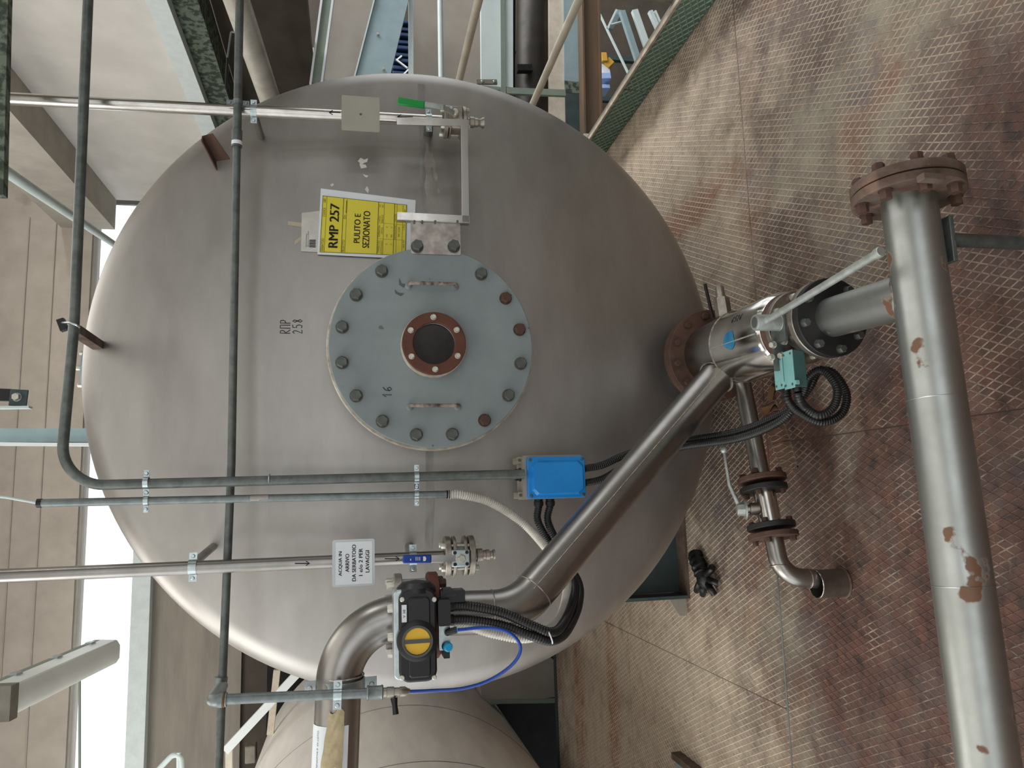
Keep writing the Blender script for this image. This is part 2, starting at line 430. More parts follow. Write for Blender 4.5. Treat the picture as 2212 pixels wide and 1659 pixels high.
# ------------------------------------------------------------------ text
def textmesh(txt, size=1.0, bold=0.0):
    cu = bpy.data.curves.new('t', 'FONT'); cu.body = txt; cu.size = size; cu.align_x = 'CENTER'; cu.align_y = 'CENTER'; cu.offset = bold
    cu.resolution_u = 3
    o = bpy.data.objects.new('t', cu); C.objects.link(o)
    dg = bpy.context.evaluated_depsgraph_get(); me = bpy.data.meshes.new_from_object(o.evaluated_get(dg))
    vs = [v.co.copy() for v in me.vertices]; fs = [tuple(p.vertices) for p in me.polygons]
    bpy.data.objects.remove(o); bpy.data.curves.remove(cu); bpy.data.meshes.remove(me)
    return vs, fs
def textfit(mb, txt, x0, x1, y0, y1, fn, bold=0.0):
    """text stretched into the local box x0..x1, y0..y1 and mapped by fn(x, y) -> point"""
    vs, fs = textmesh(txt, 1.0, bold)
    ax = min(v.x for v in vs); bx = max(v.x for v in vs); ay = min(v.y for v in vs); by = max(v.y for v in vs)
    mb.add([fn(x0+(v.x-ax)/(bx-ax)*(x1-x0), y0+(v.y-ay)/(by-ay)*(y1-y0)) for v in vs], fs)

# ------------------------------------------------------------------ shared fasteners
def bolt_mb(r, h, washer=True, rot0=0.0):
    m = MB()
    if washer: m.lathe((0,0,0), (0,0,1), [(r*1.12,0),(r*1.12,h*.14)], 16)
    m.lathe((0,0,h*.12), (0,0,1), [(r,0),(r,h*.75),(r*.86,h*.88)], 6)
    return m
BOLT = {}
def bolt(parent, loc, axis, r, h, mat, spin=0.0, name='bolt'):
    k = (round(r,4), round(h,4), mat)
    if k not in BOLT: BOLT[k] = sharedmesh('bolt_mesh', bolt_mb(r, h), mat)
    return inst(name, BOLT[k], mat, parent, loc, axis, spin)
SCREW = {}
def screw(parent, loc, axis, r, mat='zinc', spin=0.0):
    k = (round(r,4), mat)
    if k not in SCREW:
        m = MB().lathe((0,0,0), (0,0,1), [(r,0),(r,r*.35),(r*.75,r*.6)], 14)
        m.box((-r*.6,-r*.1,r*.58), (r*.6,r*.1,r*.64)); SCREW[k] = sharedmesh('screw_mesh', m, mat)
    return inst('screw', SCREW[k], mat, parent, loc, axis, spin)
def boltcircle(parent, c, axis, R, n, r, h, mat, ph=0.0):
    x, y, z = frame(axis); res = []
    for k in range(n):
        a = 2*PI*k/n+ph
        res.append(bolt(parent, V(c)+(x*math.cos(a)+y*math.sin(a))*R, axis, r, h, mat, random.random()*1.0))
    return res
def clamp(parent, c, axis, r, wid=.018, face=(0,-1,0), mat='zinc', ears=True):
    """saddle clamp round a pipe: band, two ears, two screws"""
    a = V(axis).normalized(); f = V(face); side = a.cross(f).normalized()
    m = MB().ring(V(c)-a*wid/2, a, r*.98, r+.0025, 0, wid, 24)
    o = obj('clamp', m, mat, parent)
    if ears:
        for s_ in (-1, 1):
            e = MB().beam(V(c)+side*s_*(r), V(c)+side*s_*(r+.022), wid, .003, up=f)
            obj('clamp_ear', e, mat, o); screw(o, V(c)+side*s_*(r+.012)+f*.002, f, .0055, mat)
    return o
def hose(name, pts, r, mat, label, cat='hose', group=None, pitch=.0070, amp=.15):
    path = smoothpath(pts, pitch/4)
    rr = [r*(1+amp*(.5 if (i % 4) in (0, 1) else -.5)) for i in range(len(path))]
    o = obj(name, MB().tube(path, rr, 12), mat, None, org=path[0], sharp=80)
    return tag(o, label, cat, group)

# ================================================================== THE SETTING
def ridges(x0, x1, y0, y1, fn, angs=(65, 115), sp=.025, w=.0042, h=.0013):
    """raised diamond tread: two families of bars clipped to a rectangle; fn maps (x, y, height) to space"""
    mb = MB()
    for a in angs:
        d = (math.cos(math.radians(a)), math.sin(math.radians(a))); n = (-d[1], d[0])
        s0 = sp*abs(d[1]); cs = [n[0]*x+n[1]*y for x in (x0, x1) for y in (y0, y1)]
        k = math.ceil(min(cs)/s0)
        while k*s0 < max(cs):
            o = (n[0]*k*s0, n[1]*k*s0); t0, t1 = -1e9, 1e9
            for o_, d_, lo, hi in ((o[0], d[0], x0, x1), (o[1], d[1], y0, y1)):
                ta, tb = (lo-o_)/d_, (hi-o_)/d_
                t0 = max(t0, min(ta, tb)); t1 = min(t1, max(ta, tb))
            if t1-t0 > .004:
                A = (o[0]+d[0]*t0, o[1]+d[1]*t0); B = (o[0]+d[0]*t1, o[1]+d[1]*t1)
                q = [(A[0]-n[0]*w/2, A[1]-n[1]*w/2, 0), (A[0]+n[0]*w/2, A[1]+n[1]*w/2, 0), (A[0]-n[0]*w*.22, A[1]-n[1]*w*.22, h), (A[0]+n[0]*w*.22, A[1]+n[1]*w*.22, h),
                     (B[0]-n[0]*w/2, B[1]-n[1]*w/2, 0), (B[0]+n[0]*w/2, B[1]+n[1]*w/2, 0), (B[0]-n[0]*w*.22, B[1]-n[1]*w*.22, h), (B[0]+n[0]*w*.22, B[1]+n[1]*w*.22, h)]
                mb.add([fn(*p) for p in q], [(0,4,6,2),(2,6,7,3),(3,7,5,1)])
            k += 1
    return mb
floor = bpy.data.objects.new('floor', None); C.objects.link(floor); floor['kind'] = 'structure'; ORG['floor'] = V((0,0,0))
floor['label'] = 'rust stained steel diamond tread floor of the platform'
for x0, x1, y0, y1, z in ((-3.2,.17,-.6,2.70,0), (.17,2.13,-.6,2.70,.0008), (-.80,2.13,2.70,6.12,.0012), (-3.2,-.80,2.70,4.41,.0004), (-3.2,-.80,4.41,6.12,.001)):
    g = .0012
    pl = obj('floor_plate', MB().box((x0+g, y0+g, -.006), (x1-g, y1-g, z)), 'floor_base', floor)
    rd = obj('tread_ridges', ridges(x0+.004, x1-.004, y0+.004, y1-.004, lambda a, b, c, z=z: V((a, b, z+c))), 'floor_ridge', pl, sharp=20)
    rd['kind'] = 'stuff'
# edge strip (weld seam between the plates) and platform edge beam
struct('trim_1', MB().beam((-3.2,2.701,.001), (-.33,2.701,.001), .007, .004), 'zinc')
struct('trim_2', MB().box((-3.2,6.12,-.25), (2.13,6.2,.005)), 'steel_dark')

# far wall with the long window band
WY = 9.0
wz0, wz1 = 3.84, 4.43
wall = MB(); wall.box((-9,WY,wz1), (9,WY+.3,7)); struct('wall_back', wall, 'concrete')
struct('wall_back_low', MB().box((-9,WY,2.75), (3.5,WY+.3,3.66)), 'concrete_low')
struct('wall_back_base', MB().box((-9,WY+.05,-3), (3.5,WY+.3,2.75)), 'shade_brown')  # shadowed recess, its shade put into the dark brown
struct('wall_back_side', MB().box((3.5,WY+.05,-3), (9,WY+.3,wz1)), 'shade_brown')
struct('trim_3', MB().box((-9,WY-.12,3.66), (3.5,WY+.35,wz0)), 'white_ledge')
for z_ in (wz1+.35, wz1+.62):
    struct('trim_4', MB().beam((-9,WY-.003,z_), (3.2,WY-.003,z_+.02), .02, .01), 'concrete_beam')
win = struct('window_1', MB().box((-9,WY+.05,wz0), (3.42,WY+.06,wz1)), 'window_glass')
for z_ in (wz0+.012, wz1-.012): obj('window_frame', MB().box((-9,WY+.03,z_-.012), (3.42,WY+.09,z_+.012)), 'frame_blue' if z_ < 4 else 'concrete_beam', win)
# right hand side of the bay: tall concrete panel, roof beam, ledge, dark wall
struct('wall_right', MB().box((3.45,2.0,2.85), (3.75,WY,4.25)), 'concrete_pale')
struct('beam_right', MB().box((3.10,1.0,4.20), (3.75,WY,4.75)), 'concrete_beam')
struct('trim_5', MB().box((3.25,2.0,2.75), (3.5,WY,2.885)), 'white_ledge')  # concrete beam face, the light falling on it put into the white
struct('trim_6', MB().box((3.33,2.0,2.58), (3.6,WY,2.75)), 'mottled')
struct('wall_right_low', MB().box((3.62,2.0,1.9), (3.75,WY,2.58)), 'shade_brown')  # shade deep in the building put into the wall colour
struct('ceiling', MB().box((-9,-7,5.9), (14,13.2,6.1)), 'concrete')
for x0, x1 in ((-7.6,-6.4),(-2.9,-1.9),(1.4,2.2),(5.2,6.4),(9.5,14)):
    struct('wall_added_front', MB().box((x0,-5.2,-3), (x1,-4.8,5.9)), 'concrete')  # unseen columns added behind the camera for streaks in the steel
struct('wall_added_right', MB().box((7.5,-5,-3), (7.7,1.0,5.9)), 'taupe')  # unseen wall added to darken what the tank's right side reflects
struct('beam_added_front', MB().box((-9,-5.3,5.0), (14,-4.7,5.9)), 'concrete_pale')  # unseen lintel added for reflections, pale to brighten the tank's upper part
struct('wall_added_low', MB().box((-9,-5.15,-3), (14,-4.85,.45)), 'shade_brown')  # unseen parapet added for contrast in the pipe reflections
struct('hall_floor', MB().box((-9,-7,-3.2), (14,13.2,-3.0)), 'hall_dark')
struct('wall_hall_end', MB().box((3.5,13.0,-3), (14,13.2,3.3)), 'hall_dark')

# ================================================================== THE TANK
tank = thing('storage_tank', 'large brushed stainless steel tank lying on its side, dished end facing us', 'tank', (TX, TY, 0))
def headprof():
    a = math.asin((TR-TK)/(TD-TK)); pr = [(.002, -TDEP)]
    for i in range(1, 25): t = a*i/24; pr.append((TD*math.sin(t), -TDEP+TD-TD*math.cos(t)))
    for i in range(1, 17): t = a+(PI/2-a)*i/16; pr.append((TR-TK+TK*math.sin(t), -TK*math.cos(t)))
    return pr
obj('dished_end', MB().lathe((TX,TY,TZ), (0,1,0), headprof(), 160, True, False), 'tank_steel', tank, sharp=60)
obj('shell', MB().lathe((TX,TY,TZ), (0,1,0), [(TR,0),(TR,.04),(TR,4.5)], 160, False, True), 'tank_steel', tank, sharp=60)
obj('girth_weld', MB().torus((TX,TY+.05,TZ), (0,1,0), TR, .006, 160, 6), 'rust_grey', tank)
def onh(x, z, off): return V((x, head_y(x, z)-off, z))
def seam(u, v): x = TX-1.06+2.12*u; return onh(x, 1.292+.028*v+.004*math.sin(9*u)+.002*math.sin(41*u), .0006)
obj('weld_seam', MB().grid(seam, 80, 3), 'tank_weld', tank)
# manhole neck
obj('manhole_neck', MB().lathe((TX,2.60,TZ), (0,-1,0), [(.27,0),(.27,.12)], 64), 'rust_grey', tank)
obj('manhole_flange', MB().lathe((TX,2.45,TZ), (0,-1,0), [(.329,0),(.331,.004),(.331,.024),(.329,.027)], 96), 'rim_white', tank)
# pipe brackets welded on the dished end
for a, b, r in ((PH(565,300,-.01), P(548,243,2.53), .0125), (PH(462,1180,-.01), P(417,1218,2.43), .0125), (PH(925,290,-.01), P(926,258,2.53), .017), (PH(884,1180,-.01), P(888,1206,2.42), .015)):
    obj('pipe_support', MB().tube([a, b], r, 18), 'pipe_steel', tank)
obj('pipe_support', MB().beam(PH(213,747,-.01), P(160,712,2.47), .026, .035), 'rust_grey', tank)
la, lb = PH(484,352,-.01), P(452,291,2.60)
ld = (lb-la).normalized(); ls = ld.cross(V((0,-1,.25))).normalized(); ln = ld.cross(ls)
lug = MB()
lug.prism([la-ls*.026, la+ls*.026, lb+ls*.012, lb-ls*.026], ln*.004)
lug.prism([la-ls*.026, lb-ls*.026, lb-ls*.026-ln*.03, la-ls*.026-ln*.035], ls*.004)
obj('lifting_lug', lug, 'rust_flange', tank)
# saddle under the tank
obj('saddle_web', MB().box((-.48,3.60,.006), (1.15,3.63,.42)), 'steel_dark', tank)
obj('saddle_foot', MB().box((-.50,3.50,.0015), (1.17,3.66,.014)), 'rust_grey', tank)
obj('saddle_rib', MB().box((-.50,3.50,.014), (-.485,3.66,.36)), 'steel_dark', tank)
obj('saddle_stop', MB().prism([(-.50,3.52,.014),(-.58,3.52,.014),(-.58,3.52,.05),(-.50,3.52,.10)], (0,.012,0)), 'box_base', tank)
# top nozzle with blind flange
nc = P(160,803,3.32)
obj('nozzle', MB().lathe((nc.x,3.32,2.46), (0,0,1), [(.06,0),(.06,.07)], 32), 'rust_flange', tank)
obj('nozzle_flange', MB().lathe((nc.x,3.32,2.53), (0,0,1), [(.11,0),(.11,.022)], 48), 'rust_flange', tank)
bf = obj('blind_flange', MB().lathe((nc.x,3.32,2.575), (0,0,1), [(.11,0),(.11,.022)], 48), 'steel_blue', tank)
boltcircle(tank, (nc.x,3.32,2.597), (0,0,1), .09, 8, .01, .02, 'bolt_zinc')
obj('gasket', MB().lathe((nc.x,3.32,2.55), (0,0,1), [(.075,0),(.075,.027)], 32), 'black_rubber', tank)
# bottom outlet
OX, OZ = .487, .275
obj('outlet_nozzle', MB().lathe((OX,2.80,OZ), (0,-1,0), [(.11,0),(.11,.19)], 48), 'pipe_steel', tank)
obj('outlet_flange', MB().lathe((OX,2.604,OZ), (0,-1,0), [(.168,0),(.17,.002),(.17,.022),(.168,.024)], 64), 'rust_flange', tank)
# marker writing, sticker residue and scrapes on the dished end
def strokes(mb, lets, x0, dx, y0, h, wd, fn, r=.0014):
    for i, pl in enumerate(lets):
        for line in pl: mb.tube([fn(x0+dx*i+a*wd, y0+b*h) for a, b in line], r, 6)
LET = {'R': [[(0,0),(.05,1),(.5,.98),(.62,.78),(.45,.56),(.05,.5),(.75,0)]], 'M': [[(0,0),(.05,1),(.65,.98),(.66,0)]],
 'P': [[(0,0),(.03,1),(.5,.95),(.62,.72),(.45,.5),(.03,.46)]], '2': [[(0,.8),(.25,1),(.52,.86),(.45,.55),(0,.02),(.62,.05)]],
 '5': [[(.62,1),(.12,.98),(.08,.58),(.4,.62),(.62,.35),(.42,.03),(0,.08)]],
 '8': [[(.35,.5),(.1,.75),(.3,1),(.55,.8),(.35,.5),(.1,.22),(.32,0),(.6,.2),(.35,.5)]],
 '1': [[(.05,.6),(.4,1),(.35,0)]], '6': [[(.6,.95),(.2,.7),(.05,.25),(.3,0),(.6,.2),(.45,.48),(.1,.3)]]}
hp = lambda x, y: PH(627-y, 720-x, .0008)
mb = MB(); strokes(mb, [LET[c] for c in 'RMP'], 0, 11, 0, 22, 10, hp)
strokes(mb, [LET[c] for c in '258'], 0, 11.5, -26, 21, 11, hp)
obj('marker_writing', mb, 'ink', tank)
for pts in (((773,348),(779,341),(787,345),(795,342),(793,350),(786,352),(780,358),(777,352)), ((784,376),(789,378),(796,380),(792,384),(787,381)), ((713,399),(719,396),(722,399),(717,404)), ((788,409),(793,402),(797,410),(795,418)), ((776,354),(790,356),(792,362),(780,364))):
    obj('sticker_residue', MB().prism([PH(x, y, .0004) for x, y in pts][::-1], (0,-.0006,0)), 'residue', tank)
for a, b, wd in (((622,482),(652,486),9), ((636,525),(650,515),9)):
    mbx = MB().grid(lambda u, v, a=a, b=b, wd=wd: PH(a[0]+(b[0]-a[0])*u, a[1]+(b[1]-a[1])*u+wd*(v-.5), .0006), 6, 2)
    obj('tape_residue', mbx, 'residue_tape', tank)
for x0_, y0_, x1_, y1_, w0, w1 in ((922,308,930,470,10,20), (930,330,948,420,12,2), (918,480,932,520,16,8)):
    obj('scuff_mark', MB().grid(lambda u, v: PH(x0_+(x1_-x0_)*u+(w0+(w1-w0)*u)*(v-.5)+2*math.sin(19*u+3*v), y0_+(y1_-y0_)*u, .0012), 24, 3), 'stain', tank)

# ------------------------------------------------------------------ manhole cover
CY = 2.402
cov = thing('manhole_cover', 'round grey-green manhole cover bolted to the middle of the tank end', 'manhole cover', (TX, CY, TZ-.325))
obj('cover_plate', MB().lathe((TX,CY+.02,TZ), (0,-1,0), [(.322,0),(.324,.002),(.324,.018),(.322,.02)], 96), 'cover_paint', cov)
for k in range(16):
    a = 2*PI*(k+.5)/16
    if k in (15, 0): continue
    bp_ = V((TX+.288*math.cos(a), CY, TZ+.288*math.sin(a)))
    bolt(cov, bp_, (0,-1,0), .0185, .024, 'bolt_rust' if k in (12, 13, 9) else 'bolt_grey', random.random())
for sx in (.195, -.195):
    x = TX+sx
    pth = fillet([(x,CY+.004,TZ+.075),(x,CY-.035,TZ+.075),(x,CY-.035,TZ-.075),(x,CY+.004,TZ-.075)], .012, 6)
    h_ = obj('handle', MB().tube(pth, .006, 12), 'handle_worn', cov)
    for dz in (.075, -.075): obj('handle_weld', MB().lathe((x,CY,TZ+dz), (0,-1,0), [(.012,0),(.008,.008)], 14), 'cover_paint', h_)
sg = obj('sight_ring', MB().ring((TX,CY-.03,TZ), (0,-1,0), .066, .1, 0, .014, 64), 'copper_ring', cov, bevel=.002)
obj('sight_collar', MB().ring((TX,CY,TZ), (0,-1,0), .066, .103, 0, .03, 64), 'rim_white', cov)
obj('sight_glass', MB().lathe((TX,CY-.008,TZ), (0,-1,0), [(.067,0),(.067,.018)], 48), 'sight_glass', cov)
boltcircle(cov, (TX,CY-.044,TZ), (0,-1,0), .083, 6, .0085, .012, 'bolt_zinc', 0.02)
mb = MB(); cp = lambda x, y: P(846-y, 858-x, CY-.0006)
strokes(mb, [LET['1'], LET['6']], 0, 13, 0, 20, 14, cp, .0013); obj('marker_number', mb, 'ink', cov)
for pts in (((862,600),(868,612),(878,614),(872,622),(862,615)), ((852,625),(860,632),(874,634),(866,640),(854,634))):
    obj('grease_smear', MB().prism([P(x, y, CY-.0003) for x, y in pts][::-1], (0,-.0004,0)), 'ink_grey', cov)

# ------------------------------------------------------------------ stainless bracket with its U shaped frame
br = thing('sampling_bracket', 'stainless bracket with U shaped angle frame bolted at the right of the manhole cover', 'bracket', P(1005,470,CY-.02))
p0, p1 = P(995,552,CY-.002), P(887,473,CY-.002)
obj('bracket_plate', MB().rprism((p0.x,p0.z), (p1.x,p1.z), CY-.005, CY-.0005, .006), 'swirl_plate', br)
for px in (901, 980): bolt(br, P(px,533,CY-.005), (0,-1,0), .0185, .024, 'bolt_grey', .3)
def angle_bar(a, b, wd, inw, name='angle_bar'):
    a, b = V(a), V(b); d = (b-a).normalized(); n = V((0,-1,0)); s_ = d.cross(n).normalized()*(1 if inw else -1)
    m = MB(); m.beam(a, b, wd, .003, up=n); m.beam(a+s_*wd/2+V((0,.012,0)), b+s_*wd/2+V((0,.012,0)), .003, .024, up=n)
    return obj(name, m, 'bright_steel', br)
YF = CY-.012
angle_bar(P(858,466,YF), P(1014,474,YF), .024, True)
angle_bar(P(1006,480,YF), P(1003,264,YF), .022, False)
angle_bar(P(1012,266,YF), P(857,262,YF), .024, True)
for px in (895, 912, 940, 988): obj('weld_spot', MB().sphere(P(px,478,YF-.002), .004, 10, 6), 'ink_grey', br)

# ------------------------------------------------------------------ papers on the tank
def bil(q, s, t):      # q: px corners TL TR BR BL
    x = (1-t)*((1-s)*q[0][0]+s*q[1][0])+t*((1-s)*q[3][0]+s*q[2][0])
    y = (1-t)*((1-s)*q[0][1]+s*q[1][1])+t*((1-s)*q[3][1]+s*q[2][1])
    return x, y
sign = thing('tank_notice', 'yellow printed notice reading RMP 257 on white paper, tucked behind the manhole cover', 'notice', PH(890,556,.006))
SQ = [(685.5,549.5),(693,407),(898,432.5),(893,560)]
bul = lambda s, t: .010+.016*math.sin(PI*min(s,1))*.3+.012*s*(1-t)
def onsheet(q, s, t, off=0.0, base=SQ):
    x, y = bil(q, s, t); return PH(x, y, .008+off)
obj('sheet', MB().grid(lambda s, t: onsheet(SQ, s, t), 16, 20), 'paper', sign)
YQ = [(690.5,544.7),(697.2,422.4),(879,442.5),(876,552)]
obj('yellow_field', MB().grid(lambda s, t: onsheet(YQ, s, t, .0012), 14, 20), 'yellow_paper', sign)
yt = lambda s, t: onsheet(YQ, s, 1-t, .002)      # y up
def ytext(mb, txt, s0, s1, t0, t1, bold=0.0): textfit(mb, txt, s0, s1, 1-t1, 1-t0, yt, bold)
mb = MB()
for d_ in (-.007, 0, .007): ytext(mb, 'RMP 257', .095+d_, .875+d_, .095, .205)
for d_ in (-.003, .003): ytext(mb, 'PULITO E', .20+d_, .735+d_, .388, .460); ytext(mb, 'SEZIONATO', .115+d_, .80+d_, .492, .572)
def yline(mb, s0, t0, s1, t1, wd):
    if t0 == t1: mb.grid(lambda u, v: onsheet(YQ, s0+(s1-s0)*u, t0+wd*(v-.5), .0018), 8, 1)
    else: mb.grid(lambda u, v: onsheet(YQ, s0+wd*1.4*(v-.5), t0+(t1-t0)*u, .0018), 10, 1)
for t in (.003, .25, .665, .855, .997): yline(mb, 0, t, 1, t, .006)
for s in (.004, .996): yline(mb, s, 0, s, 1, .005)
obj('bold_print', mb, 'ink', sign)
mb = MB()
for t in (.052, .292, .733, .885, .955): yline(mb, 0, t, 1, t, .004)
for s in (.30, .60): yline(mb, s, .668, s, .955, .003)
for tx, s0, s1, t0, t1 in (('SERBATOIO',.02,.25,.012,.042), ('CODICE',.63,.79,.012,.042), ('180',.88,.95,.012,.042), ('PRODOTTO',.02,.24,.256,.286), ('IDH',.62,.69,.258,.286), ('_______',.73,.96,.282,.290),
    ('TEMPERATURA',.03,.27,.672,.694), ('DI STOCCAGGIO',.02,.27,.704,.726), ('TEMPERATURA',.33,.56,.672,.694), ('CRITICA',.39,.52,.704,.726), ('ANTAZ.',.62,.74,.672,.694), ('PERICOLO',.61,.76,.704,.726),
    ('NO',.90,.95,.672,.692), ('NO',.90,.95,.704,.724), ('min.',.34,.40,.762,.782), ('C',.52,.55,.762,.782), ('max.',.34,.40,.820,.838), ('C',.52,.55,.820,.838), ('C',.19,.22,.762,.782), ('C',.19,.22,.820,.838),
    ('DESTINAZIONE',.31,.58,.860,.880), ('CAPACITA',.64,.80,.860,.880), ('REP. CONF.',.36,.56,.905,.925), ('MAG. M.P.',.15,.31,.962,.984), ('L. Resp.',.50,.62,.962,.984), ('Data',.80,.90,.962,.984)):
    ytext(mb, tx, s0, s1, t0, t1)
obj('small_print', mb, 'ink_olive', sign)
lab = thing('barcode_label', 'small grey paper label with a barcode peeking out above the yellow notice', 'label', PH(690,545,.002))
LQ = [(650,543),(652,460),(694,455),(692,545)]
obj('label_sheet', MB().grid(lambda s, t: onsheet(LQ, s, t, -.0055), 6, 4), 'paper_old', lab)
mb = MB()
for i in range(5): mb.grid(lambda u, v, i=i: onsheet(LQ, .115+.04*i+.026*u, .42+.33*v, -.0048), 1, 1)
lt = lambda s, t: onsheet(LQ, s, 1-t, -.0048)
textfit(mb, 'RMP 257 MATERIALE', .12, .46, 1-.30, 1-.24, lt); textfit(mb, 'SERBATOIO STOCCAGGIO', .12, .52, 1-.39, 1-.34, lt)
obj('barcode', mb, 'ink', lab)

# ================================================================== PIPES ON THE TANK END
# -- right hand water pipe with green lever valve
YR = 2.53
wr = thing('water_pipe', 'polished vertical water pipe with green lever valve, right of the manhole', 'pipe', P(1005,270,YR))
rp = [P(-60,209,YR), P(955,262,YR)]
obj('pipe', MB().tube(rp, .0195, 28), 'bright_steel', wr)
dR = (rp[1]-rp[0]).normalized()
clamp(wr, P(548,241,YR), dR, .0195, .02); clamp(wr, P(926,260,YR), dR, .0195, .02)
def arrow(mb, fn, L, w):      # fn(a, b): a along flow, b across
    for pl in ([(0,0),(L,0)], [(L-w*1.6,w),(L,0),(L-w*1.6,-w)]): mb.tube([fn(a, b) for a, b in pl], .0016, 6)
for x_, y_, L_ in ((735,243,.036),(892,252,.05)):
    mb = MB(); arrow(mb, lambda a, b: P(x_-a*1000/1.5, y_+b*1000/1.5, YR-.0195), L_, .007); obj('flow_arrow', mb, 'ink', wr)
def flange_valve(root, c, d, R, disc, t, body_mat, bodyr, front):
    """flanged ball valve along direction d: discs at the given offsets, body between, tie bolts, stem pad in front"""
    c = V(c); d = V(d)
    for i, (h0, h1) in enumerate(disc):
        obj('valve_flange', MB().lathe(c+d*h0, d, [(R-.002,0),(R,.002),(R,h1-h0-.002),(R-.002,h1-h0)], 40), 'cast_steel', root)
    obj('valve_body', MB().lathe(c+d*disc[0][1], d, [(bodyr,0),(bodyr,disc[-1][0]-disc[0][1])], 32), body_mat, root)
    x, y, z = frame(d)
    for k in range(4):
        a = PI/4+PI/2*k; q = (x*math.cos(a)+y*math.sin(a))*R*.78
        obj('tie_rod', MB().tube([c+d*(disc[0][0]-.006)+q, c+d*(disc[-1][1]+.006)+q], .005, 10), 'bolt_zinc', root)
        bolt(root, c+d*disc[0][0]+q, -d, .009, .012, 'bolt_zinc', .4); bolt(root, c+d*disc[-1][1]+q, d, .009, .012, 'bolt_zinc', .1)
vc = P(978,265,YR)
flange_valve(wr, vc, dR, .056, [(-.034,-.020),(-.016,-.010),(.022,.028),(.030,.044)], 0, 'cast_steel', .040, -1)
st = P(983,246,YR-.055)
obj('valve_pad', MB().box((st.x-.03,st.y,st.z-.028), (st.x+.03,st.y+.03,st.z+.028)), 'cast_steel', wr, bevel=.003)
obj('valve_stem', MB().lathe((st.x,st.y+.02,st.z), (0,-1,0), [(.012,0),(.012,.035),(.008,.04)], 18), 'bolt_zinc', wr)
screw(wr, P(975,234,YR-.056), (0,-1,0), .006); 
lv = MB(); la_, lb_, lc_ = P(981,245,YR-.075), P(958,232,YR-.10), P(912,225,YR-.10)
lv.beam(la_, lb_, .018, .004, up=(0,-1,0)); lv.beam(lb_, lc_, .019, .004, up=(0,-1,0)); o = obj('lever', lv, 'lever_galv', wr)
obj('lever_grip', MB().beam(P(917,227,YR-.10), P(859,218,YR-.10), .027, .010, up=(0,-1,0)), 'green_grip', o, bevel=.003)
cpz = P(1010,264,YR)
obj('coupling', MB().lathe(cpz, dR, [(.015,0),(.015,.006),(.019,.007),(.019,.022),(.016,.024),(.016,.036),(.014,.037),(.013,.044),(.019,.054),(.019,.058)], 24), 'cast_steel', wr)
bp0, bp1 = P(820,286,YR-.034), P(738,206,YR-.034)
bl = thing('blank_sign_plate', 'square blank beige plate fixed on the right vertical pipe', 'plate', (bp0.x,YR-.034,bp0.z))
obj('plate', MB().rprism((bp0.x,bp0.z), (bp1.x,bp1.z), YR-.037, YR-.033, .004), 'blank_plate', bl)
obj('rivet', MB().lathe(P(779,247,YR-.037), (0,-1,0), [(.004,0),(.003,.003)], 12), 'rust_grey', bl)
obj('plate_bracket', MB().tube([P(779,247,YR-.034), P(779,247,YR-.018)], .006, 10), 'rust_grey', bl)

# -- left hand water pipe with blue lever valve
YL = 2.43
wl = thing('water_pipe', 'stainless vertical water pipe with blue lever valve, left of the manhole', 'pipe', P(1030,1202,YL))
lp = [P(-60,1247,YL), P(958,1203,YL)]; dL = (lp[1]-lp[0]).normalized()
obj('pipe', MB().tube(lp, .0195, 28), 'pipe_steel', wl)
clamp(wl, P(417,1225,YL), dL, .0195, .022); clamp(wl, P(892,1206,YL), dL, .0195, .022)
for x_, y_ in ((637,1217),(831,1207)):
    mb = MB(); arrow(mb, lambda a, b: P(x_+a*1000/1.45, y_-b*1000/1.45, YL-.0195), .046, .007); obj('flow_arrow', mb, 'ink', wl)
vl = P(991,1201,YL)
flange_valve(wl, vl, dL, .062, [(-.046,-.028),(-.022,-.012),(.012,.022),(.028,.046)], 0, 'cast_steel', .036, -1)
pc = P(996,1206,YL-.085)
obj('valve_pad', MB().box((pc.x-.025,pc.y,pc.z-.027), (pc.x+.025,pc.y+.055,pc.z+.027)), 'zinc', wl, bevel=.003)
for ax_, az_ in ((-1,-1),(1,-1),(-1,1),(1,1)):
    obj('pad_slot', MB().lathe((pc.x+ax_*.017,pc.y,pc.z+az_*.018), (0,-1,0), [(.0055,0),(.0055,.0006)], 12), 'black_plastic', wl)
bolt(wl, (pc.x,pc.y,pc.z), (0,-1,0), .012, .022, 'bolt_zinc', .2, 'stem_nut')
lv = MB(); lv.beam(P(984,1206,YL-.088), P(925,1207,YL-.09), .02, .004, up=(0,-1,0))
o = obj('lever', lv, 'polished', wl)
ga, gb = P(870,1208,YL-.09), P(932,1207,YL-.09)
obj('lever_grip', MB().beam(ga, gb, .025, .011, up=(0,-1,0)), 'blue_grip', o, bevel=.004)
mb = MB(); gq = lambda x, y: P(900+x, 1207-y, YL-.0962)
for i in range(3): mb.add([gq(-2+4*i,-4), gq(-2+4*i,4), gq(-.5+4*i,4), gq(-.5+4*i,-4)], [(0,1,2,3)])
mb.add([gq(14,-5), gq(14,5), gq(19,5), gq(21,0), gq(19,-5)], [(0,1,2,3,4)]); mb.add([gq(-14,-4), gq(-14,0), gq(-12,0), gq(-12,-4)], [(0,1,2,3)])
obj('grip_print', mb, 'white_print', o)
cpz = P(1021,1200,YL)
obj('coupling', MB().lathe(cpz, dL, [(.014,0),(.014,.012),(.021,.013),(.021,.030),(.015,.032),(.015,.040),(.017,.041),(.017,.052),(.012,.054),(.012,.062),(.0165,.064),(.0165,.070)], 24), 'cast_steel', wl)
